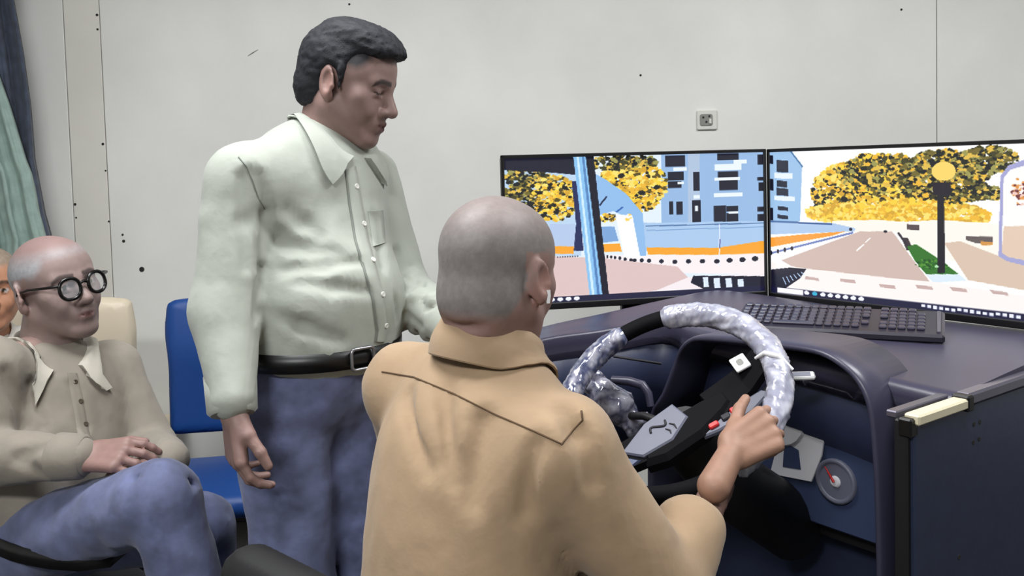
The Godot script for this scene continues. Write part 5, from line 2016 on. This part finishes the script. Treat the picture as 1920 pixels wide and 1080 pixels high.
func build_screens() -> void:
	# bench behind the dashboard that carries both screens
	var bench := thing("bench", "low dark bench behind the dashboard carrying the screens", "bench", Vector3(0.75, 0, -2.75))
	var wing := Transform3D(Basis(Vector3(0.982, 0, -0.188), Vector3.UP, Vector3(0.188, 0, 0.982)), Vector3(0.36, 0, -2.66))
	put("bench_top", Shape.new().box(wing * Transform3D(Basis(), Vector3(0, 0.885, 0)), Vector3(0.40, 0.015, 0.15), 0.004).done(), M.metal_panel, bench)
	for x in [-0.36, 0.36]:
		put("bench_leg", Shape.new().box(wing * Transform3D(Basis(), Vector3(x, 0.435, 0)), Vector3(0.02, 0.435, 0.12), 0.004).done(), M.metal_panel, bench)
	var main := Transform3D(Basis(VR, Vector3.UP, -VF), veh(-0.06, 0, 0.98))
	put("bench_top", Shape.new().box(main * Transform3D(Basis(), Vector3(0, 0.885, 0)), Vector3(0.36, 0.015, 0.10), 0.004).done(), M.metal_panel, bench)
	for x in [-0.32, 0.32]:
		put("bench_leg", Shape.new().box(main * Transform3D(Basis(), Vector3(x, 0.435, 0)), Vector3(0.02, 0.435, 0.08), 0.004).done(), M.metal_panel, bench)
	var W := Color(1, 1, 1)
	var navy := Color(0.07, 0.07, 0.16)
	var blue := Color(0.60, 0.74, 0.90)
	var pale := Color(0.68, 0.80, 0.94)
	var dark := Color(0.08, 0.09, 0.16)
	var orange := Color(1.0, 0.66, 0.16)
	var road := Color(0.88, 0.78, 0.77)
	var gold := [Color(1.0, 0.84, 0.25), Color(0.95, 0.74, 0.2), Color(0.85, 0.66, 0.18), Color(1.0, 0.9, 0.45), Color(0.35, 0.30, 0.08), Color(0.08, 0.08, 0.05)]
	var shade := [Color(0.10, 0.11, 0.06), Color(0.25, 0.24, 0.08), Color(0.45, 0.40, 0.15), Color(0.62, 0.60, 0.32), Color(0.05, 0.06, 0.06), Color(0.9, 0.75, 0.3)]
	# ---- left screen
	var p := Painter.new(1280, 720, Color(0.90, 0.95, 1.0))
	p.poly([Vector2(762, -27), Vector2(1308, -41), Vector2(1303, 400), Vector2(754, 377)], blue)
	p.poly([Vector2(896, -24), Vector2(955, -22), Vector2(949, 386), Vector2(889, 383)], Color(0.70, 0.78, 0.88))
	for k in [[780, 6, 881, 62], [792, 87, 872, 132], [791, 135, 860, 170], [795, 238, 815, 304], [832, 240, 863, 306], [921, 91, 952, 189], [911, 237, 955, 348], [1045, 2, 1154, 37], [1046, 94, 1150, 125], [1051, 138, 1149, 190], [1022, 268, 1086, 364], [1088, 271, 1148, 300], [1087, 309, 1147, 355], [1252, 12, 1298, 63], [1250, 128, 1297, 146], [1255, 155, 1297, 201], [1248, 282, 1295, 306], [1248, 321, 1295, 367]]:
		p.poly([Vector2(k[0],k[1]), Vector2(k[2],k[1]), Vector2(k[2],k[3]), Vector2(k[0],k[3])], dark)
	for k in [[1030, 56, 1167, 87], [919, 210, 951, 227], [1029, 124, 1161, 141], [1127, 36, 1196, 55], [819, 66, 889, 84], [839, 140, 871, 151], [1023, 203, 1171, 224], [1098, 301, 1148, 311], [926, 265, 942, 293]]:
		p.poly([Vector2(k[0],k[1]), Vector2(k[2],k[1]), Vector2(k[2],k[3]), Vector2(k[0],k[3])], Color(0.93, 0.97, 1.0))
	p.poly([Vector2(662, 341), Vector2(1303, 356), Vector2(1301, 506), Vector2(672, 482)], pale)
	p.line(Vector2(675, 358), Vector2(1303, 367), 5, Color(0.28, 0.42, 0.62))
	p.line(Vector2(680, 380), Vector2(1303, 387), 4, Color(0.48, 0.62, 0.80))
	p.poly([Vector2(678, 466), Vector2(1038, 485), Vector2(1302, 456), Vector2(1301, 523), Vector2(1037, 521), Vector2(685, 502)], orange)
	p.poly([Vector2(461, 494), Vector2(1037, 524), Vector2(1301, 523), Vector2(1300, 637), Vector2(872, 606), Vector2(461, 515)], Color(1, 0.95, 0.96))
	p.line(Vector2(1050, 362), Vector2(1047, 582), 5, Color(0.93, 0.96, 1.0))
	p.line(Vector2(1052, 439), Vector2(1051, 489), 4, Color(0.2, 0.2, 0.5))
	for k in 17:
		var x: int = [484, 503, 521, 545, 571, 600, 618, 653, 690, 752, 819, 889, 960, 1034, 1100, 1167, 1233][k]
		var y: int = [503, 506, 510, 514, 521, 527, 528, 530, 534, 540, 546, 547, 550, 554, 552, 552, 550][k]
		p.disc(Vector2(x, y), 5 + k * 0.75, 8 + k * 0.3, dark)
	p.poly([Vector2(203, 487), Vector2(461, 510), Vector2(645, 540), Vector2(832, 571), Vector2(885, 629), Vector2(722, 688), Vector2(456, 714), Vector2(196, 766)], road)
	p.poly([Vector2(885, 629), Vector2(1300, 628), Vector2(1298, 762), Vector2(456, 754), Vector2(722, 688)], Color(0.98, 0.94, 0.95))
	p.poly([Vector2(912, 622), Vector2(1300, 645), Vector2(1298, 762), Vector2(1020, 724), Vector2(898, 657)], navy)
	for k in [[961, 633, 988, 684], [1016, 639, 1048, 695], [1077, 644, 1109, 704], [1140, 653, 1170, 711]]:
		p.poly([Vector2(k[0],k[1]), Vector2(k[2],k[1]), Vector2(k[2]+3,k[3]), Vector2(k[0]+3,k[3])], Color(0.88, 0.93, 1.0))
	p.poly([Vector2(1, -32), Vector2(369, -23), Vector2(357, 494), Vector2(-12, 476)], Color(0.75, 0.85, 0.95))
	p.leaves(Vector2(97, 127), 130, 80, 300, 14, shade)
	p.leaves(Vector2(235, 202), 110, 110, 420, 14, gold)
	p.leaves(Vector2(57, 230), 80, 90, 160, 14, shade)
	p.poly([Vector2(207, 328), Vector2(330, 333), Vector2(327, 466), Vector2(203, 460)], Color(0.72, 0.80, 0.93))
	p.poly([Vector2(229, 440), Vector2(322, 444), Vector2(321, 482), Vector2(229, 477)], orange)
	for k in 9:
		p.disc(Vector2(243 + k * 12, 494), 3, 4, dark)
	p.poly([Vector2(-36, -41), Vector2(355, -16), Vector2(345, 90), Vector2(238, 76), Vector2(-38, 52)], navy)
	p.poly([Vector2(319, 121), Vector2(345, 121), Vector2(368, 468), Vector2(321, 466), Vector2(335, 333)], Color(0.12, 0.15, 0.35))
	# sweeping pale blue window frame
	p.leaves(Vector2(618, 151), 165, 140, 800, 16, gold)
	p.leaves(Vector2(562, 35), 180, 35, 170, 14, shade)
	p.poly([Vector2(405, 70), Vector2(482, 115), Vector2(585, 193), Vector2(663, 293), Vector2(677, 509), Vector2(635, 507), Vector2(601, 317), Vector2(518, 276), Vector2(444, 295), Vector2(420, 230)], Color(0.58, 0.75, 0.93))
	p.leaves(Vector2(491, 308), 40, 22, 50, 10, gold)
	p.poly([Vector2(443, 351), Vector2(522, 354), Vector2(541, 428), Vector2(457, 432)], Color(0.50, 0.66, 0.86))
	p.poly([Vector2(457, 440), Vector2(546, 439), Vector2(556, 482), Vector2(461, 478)], orange)
	p.poly([Vector2(528, 293), Vector2(612, 302), Vector2(641, 481), Vector2(650, 524), Vector2(566, 510)], W)
	p.leaves(Vector2(596, 312), 16, 18, 14, 9, [Color(1.0, 0.84, 0.4), W])
	p.line(Vector2(451, 245), Vector2(488, 201), 8, Color(0.1, 0.13, 0.25))
	p.line(Vector2(531, 282), Vector2(566, 257), 8, Color(0.2, 0.4, 0.7))
	# window post
	p.poly([Vector2(327, -24), Vector2(389, -23), Vector2(464, 747), Vector2(398, 748)], Color(0.55, 0.77, 0.95))
	p.poly([Vector2(343, -24), Vector2(353, -24), Vector2(422, 750), Vector2(409, 749)], Color(0.82, 0.94, 1.0))
	p.poly([Vector2(369, -23), Vector2(379, -23), Vector2(448, 751), Vector2(435, 751)], Color(0.33, 0.52, 0.75))
	p.poly([Vector2(387, -23), Vector2(425, -22), Vector2(492, 749), Vector2(461, 752)], Color(0.04, 0.04, 0.12))
	taskbar(p, 692, [130, 170, 210, 250, 290, 330], 0)
	p.soften()
	monitor("left of the two screens, showing a street corner with a blue building and window post", Vector3(-0.026, 0, -2.375), Vector3(0.707, 0, -2.515), 1.018, 1.431, p.im, 0.90)
	# ---- main screen
	var g := Painter.new(1280, 720, W)
	g.poly([Vector2(-10, -29), Vector2(109, -12), Vector2(187, 75), Vector2(172, 348), Vector2(-16, 368)], Color(0.62, 0.77, 0.92))
	g.line(Vector2(115, -11), Vector2(190, 78), 8, Color(0.30, 0.48, 0.66))
	for k in [[40, 40, 108, 101], [39, 143, 101, 176], [38, 181, 106, 219], [43, 274, 105, 294], [42, 317, 105, 337], [-11, 12, 21, 56], [-12, 132, 19, 192], [-15, 280, 17, 345]]:
		g.poly([Vector2(k[0],k[1]), Vector2(k[2],k[1]+6), Vector2(k[2],k[3]+4), Vector2(k[0],k[3])], dark)
	for k in [[26, 105, 132, 133], [25, 222, 143, 245]]:
		g.poly([Vector2(k[0],k[1]), Vector2(k[2],k[1]+4), Vector2(k[2],k[3]+4), Vector2(k[0],k[3])], Color(0.92, 0.96, 1.0))
	g.leaves(Vector2(486, 205), 250, 150, 1500, 15, gold)
	g.leaves(Vector2(591, 114), 210, 90, 900, 15, shade + [gold[0], gold[1]])
	g.leaves(Vector2(869, 140), 190, 125, 1100, 15, shade + [gold[1]])
	g.leaves(Vector2(1056, 63), 120, 55, 300, 14, shade)
	g.leaves(Vector2(1045, 201), 90, 30, 140, 12, shade)
	g.leaves(Vector2(740, 282), 190, 50, 420, 15, gold.slice(0, 4))
	g.leaves(Vector2(431, 302), 230, 45, 520, 15, gold.slice(0, 4))
	g.leaves(Vector2(948, 293), 120, 45, 220, 14, gold.slice(0, 4))
	g.poly([Vector2(347, 340), Vector2(564, 328), Vector2(715, 332), Vector2(857, 318), Vector2(1098, 328), Vector2(1209, 432), Vector2(1210, 540), Vector2(347, 407)], Color(1.0, 0.98, 0.94))
	g.poly([Vector2(-16, 352), Vector2(347, 350), Vector2(468, 371), Vector2(463, 386), Vector2(-17, 423)], Color(0.70, 0.80, 0.93))
	g.line(Vector2(-16, 354), Vector2(347, 355), 8, Color(0.25, 0.38, 0.60))
	g.poly([Vector2(-17, 440), Vector2(171, 415), Vector2(417, 388), Vector2(347, 412), Vector2(-18, 490)], Color(1.0, 0.64, 0.22))
	g.poly([Vector2(-18, 490), Vector2(347, 415), Vector2(468, 386), Vector2(479, 401), Vector2(109, 526), Vector2(-19, 562)], W)
	g.line(Vector2(8, 516), Vector2(457, 392), 9, Color(0.45, 0.52, 0.75))
	for k in 4:
		g.disc(Vector2(1 + k * 41, 516 - k * 10), 7, 11, dark)
	g.poly([Vector2(61, 551), Vector2(490, 385), Vector2(646, 378), Vector2(715, 452), Vector2(834, 596), Vector2(562, 595), Vector2(169, 597)], Color(0.83, 0.74, 0.70))
	g.line(Vector2(473, 477), Vector2(511, 444), 7, W)
	g.line(Vector2(516, 436), Vector2(543, 413), 5, W)
	g.disc(Vector2(615, 380), 9, 6, dark)
	g.disc(Vector2(444, 377), 9, 7, dark)
	g.poly([Vector2(646, 374), Vector2(666, 378), Vector2(768, 521), Vector2(857, 593), Vector2(822, 597), Vector2(727, 480)], W)
	g.poly([Vector2(690, 405), Vector2(720, 404), Vector2(744, 455), Vector2(715, 462)], Color(0.25, 0.20, 0.22))
	g.line(Vector2(675, 382), Vector2(724, 447), 10, Color(0.2, 0.18, 0.22))
	g.poly([Vector2(715, 443), Vector2(758, 431), Vector2(839, 478), Vector2(943, 549), Vector2(806, 565), Vector2(753, 507)], Color(0.20, 0.46, 0.14))
	g.leaves(Vector2(822, 517), 70, 22, 90, 7, [Color(0.15, 0.42, 0.1), Color(0.35, 0.6, 0.2), Color(0.12, 0.32, 0.1)])
	g.poly([Vector2(798, 561), Vector2(943, 549), Vector2(974, 574), Vector2(834, 596)], Color(0.88, 0.94, 1.0))
	g.poly([Vector2(880, 419), Vector2(948, 407), Vector2(1210, 497), Vector2(1210, 594), Vector2(981, 571)], Color(0.87, 0.78, 0.70))
	g.poly([Vector2(970, 383), Vector2(1081, 382), Vector2(1081, 413), Vector2(1013, 412), Vector2(974, 401)], Color(0.40, 0.36, 0.36))
	g.poly([Vector2(1030, 402), Vector2(1081, 404), Vector2(1081, 417), Vector2(1035, 420)], Color(0.85, 0.6, 0.3))
	g.poly([Vector2(715, 342), Vector2(773, 345), Vector2(773, 368), Vector2(715, 366)], Color(0.35, 0.3, 0.3))
	g.poly([Vector2(-19, 562), Vector2(169, 581), Vector2(562, 590), Vector2(857, 593), Vector2(1210, 618), Vector2(1210, 713), Vector2(-21, 756)], Color(1.0, 0.97, 0.96))
	for k in [[199, 626, 77], [387, 620, 82], [583, 628, 81], [753, 617, 81], [903, 613, 76], [1067, 610, 75]]:
		g.poly([Vector2(k[0],k[1]-5), Vector2(k[0]+k[2]-6,k[1]-3), Vector2(k[0]+k[2],k[1]+12), Vector2(k[0]-6+k[0] * 0.02,k[1]+10)], Color(0.80, 0.70, 0.68))
	g.poly([Vector2(-19, 606), Vector2(108, 585), Vector2(205, 583), Vector2(169, 634), Vector2(63, 706), Vector2(-21, 714)], navy)
	for k in 6:
		g.line(Vector2(69 + k * 21, 637 - k * 7), Vector2(88 + k * 21, 673 - k * 12), 5, Color(0.75, 0.86, 1.0))
	# lamp post
	g.poly([Vector2(851, 202), Vector2(881, 202), Vector2(884, 549), Vector2(852, 552)], Color(0.10, 0.09, 0.12))
	g.poly([Vector2(830, 156), Vector2(910, 156), Vector2(906, 211), Vector2(835, 212)], Color(0.12, 0.08, 0.13))
	g.disc(Vector2(879, 108), 52, 42, Color(1.0, 0.85, 0.42))
	g.leaves(Vector2(850, 524), 8, 8, 8, 6, [Color(0.7, 0.9, 0.7)])
	# mirror at the right
	g.poly([Vector2(1139, 87), Vector2(1218, 59), Vector2(1219, 496), Vector2(1135, 480), Vector2(1102, 461), Vector2(1110, 130)], Color(0.66, 0.66, 0.84))
	g.poly([Vector2(1147, 105), Vector2(1218, 84), Vector2(1219, 474), Vector2(1139, 462), Vector2(1115, 446), Vector2(1122, 139)], Color(1.0, 0.99, 0.98))
	g.poly([Vector2(1123, 336), Vector2(1219, 332), Vector2(1219, 474), Vector2(1139, 462), Vector2(1115, 446)], Color(0.90, 0.80, 0.72))
	g.leaves(Vector2(1183, 195), 24, 60, 50, 9, [Color(0.45, 0.2, 0.2), Color(0.9, 0.6, 0.3), Color(0.95, 0.8, 0.75)])
	taskbar(g, 690, [205, 250, 295, 335, 375, 415, 455, 495], 1)
	g.soften()
	monitor("right of the two screens, showing a tree-lined road, lamp post and zebra crossing", Vector3(0.7135, 0, -2.525), Vector3(1.150, 0, -1.932), 1.013, 1.430, g.im, 0.90)

func taskbar(p: Painter, y: int, icons: Array, kind: int) -> void:
	p.im.fill_rect(Rect2i(0, y, 1280, 720 - y), Color(0.08, 0.08, 0.22))
	for k in icons.size():
		var c := Color(0.96, 0.97, 1.0) if k != 1 or kind == 0 else Color(0.2, 0.7, 0.85)
		p.disc(Vector2(icons[k], y + 13), 15, 10, c)
	if kind == 1:
		p.im.fill_rect(Rect2i(36, y + 2, 150, 26), Color(1, 1, 1))
		for k in 16:
			p.im.fill_rect(Rect2i(780 + k * 26, y + 5 + (k * 7) % 6, 18, 14), Color(0.92, 0.94, 1.0))
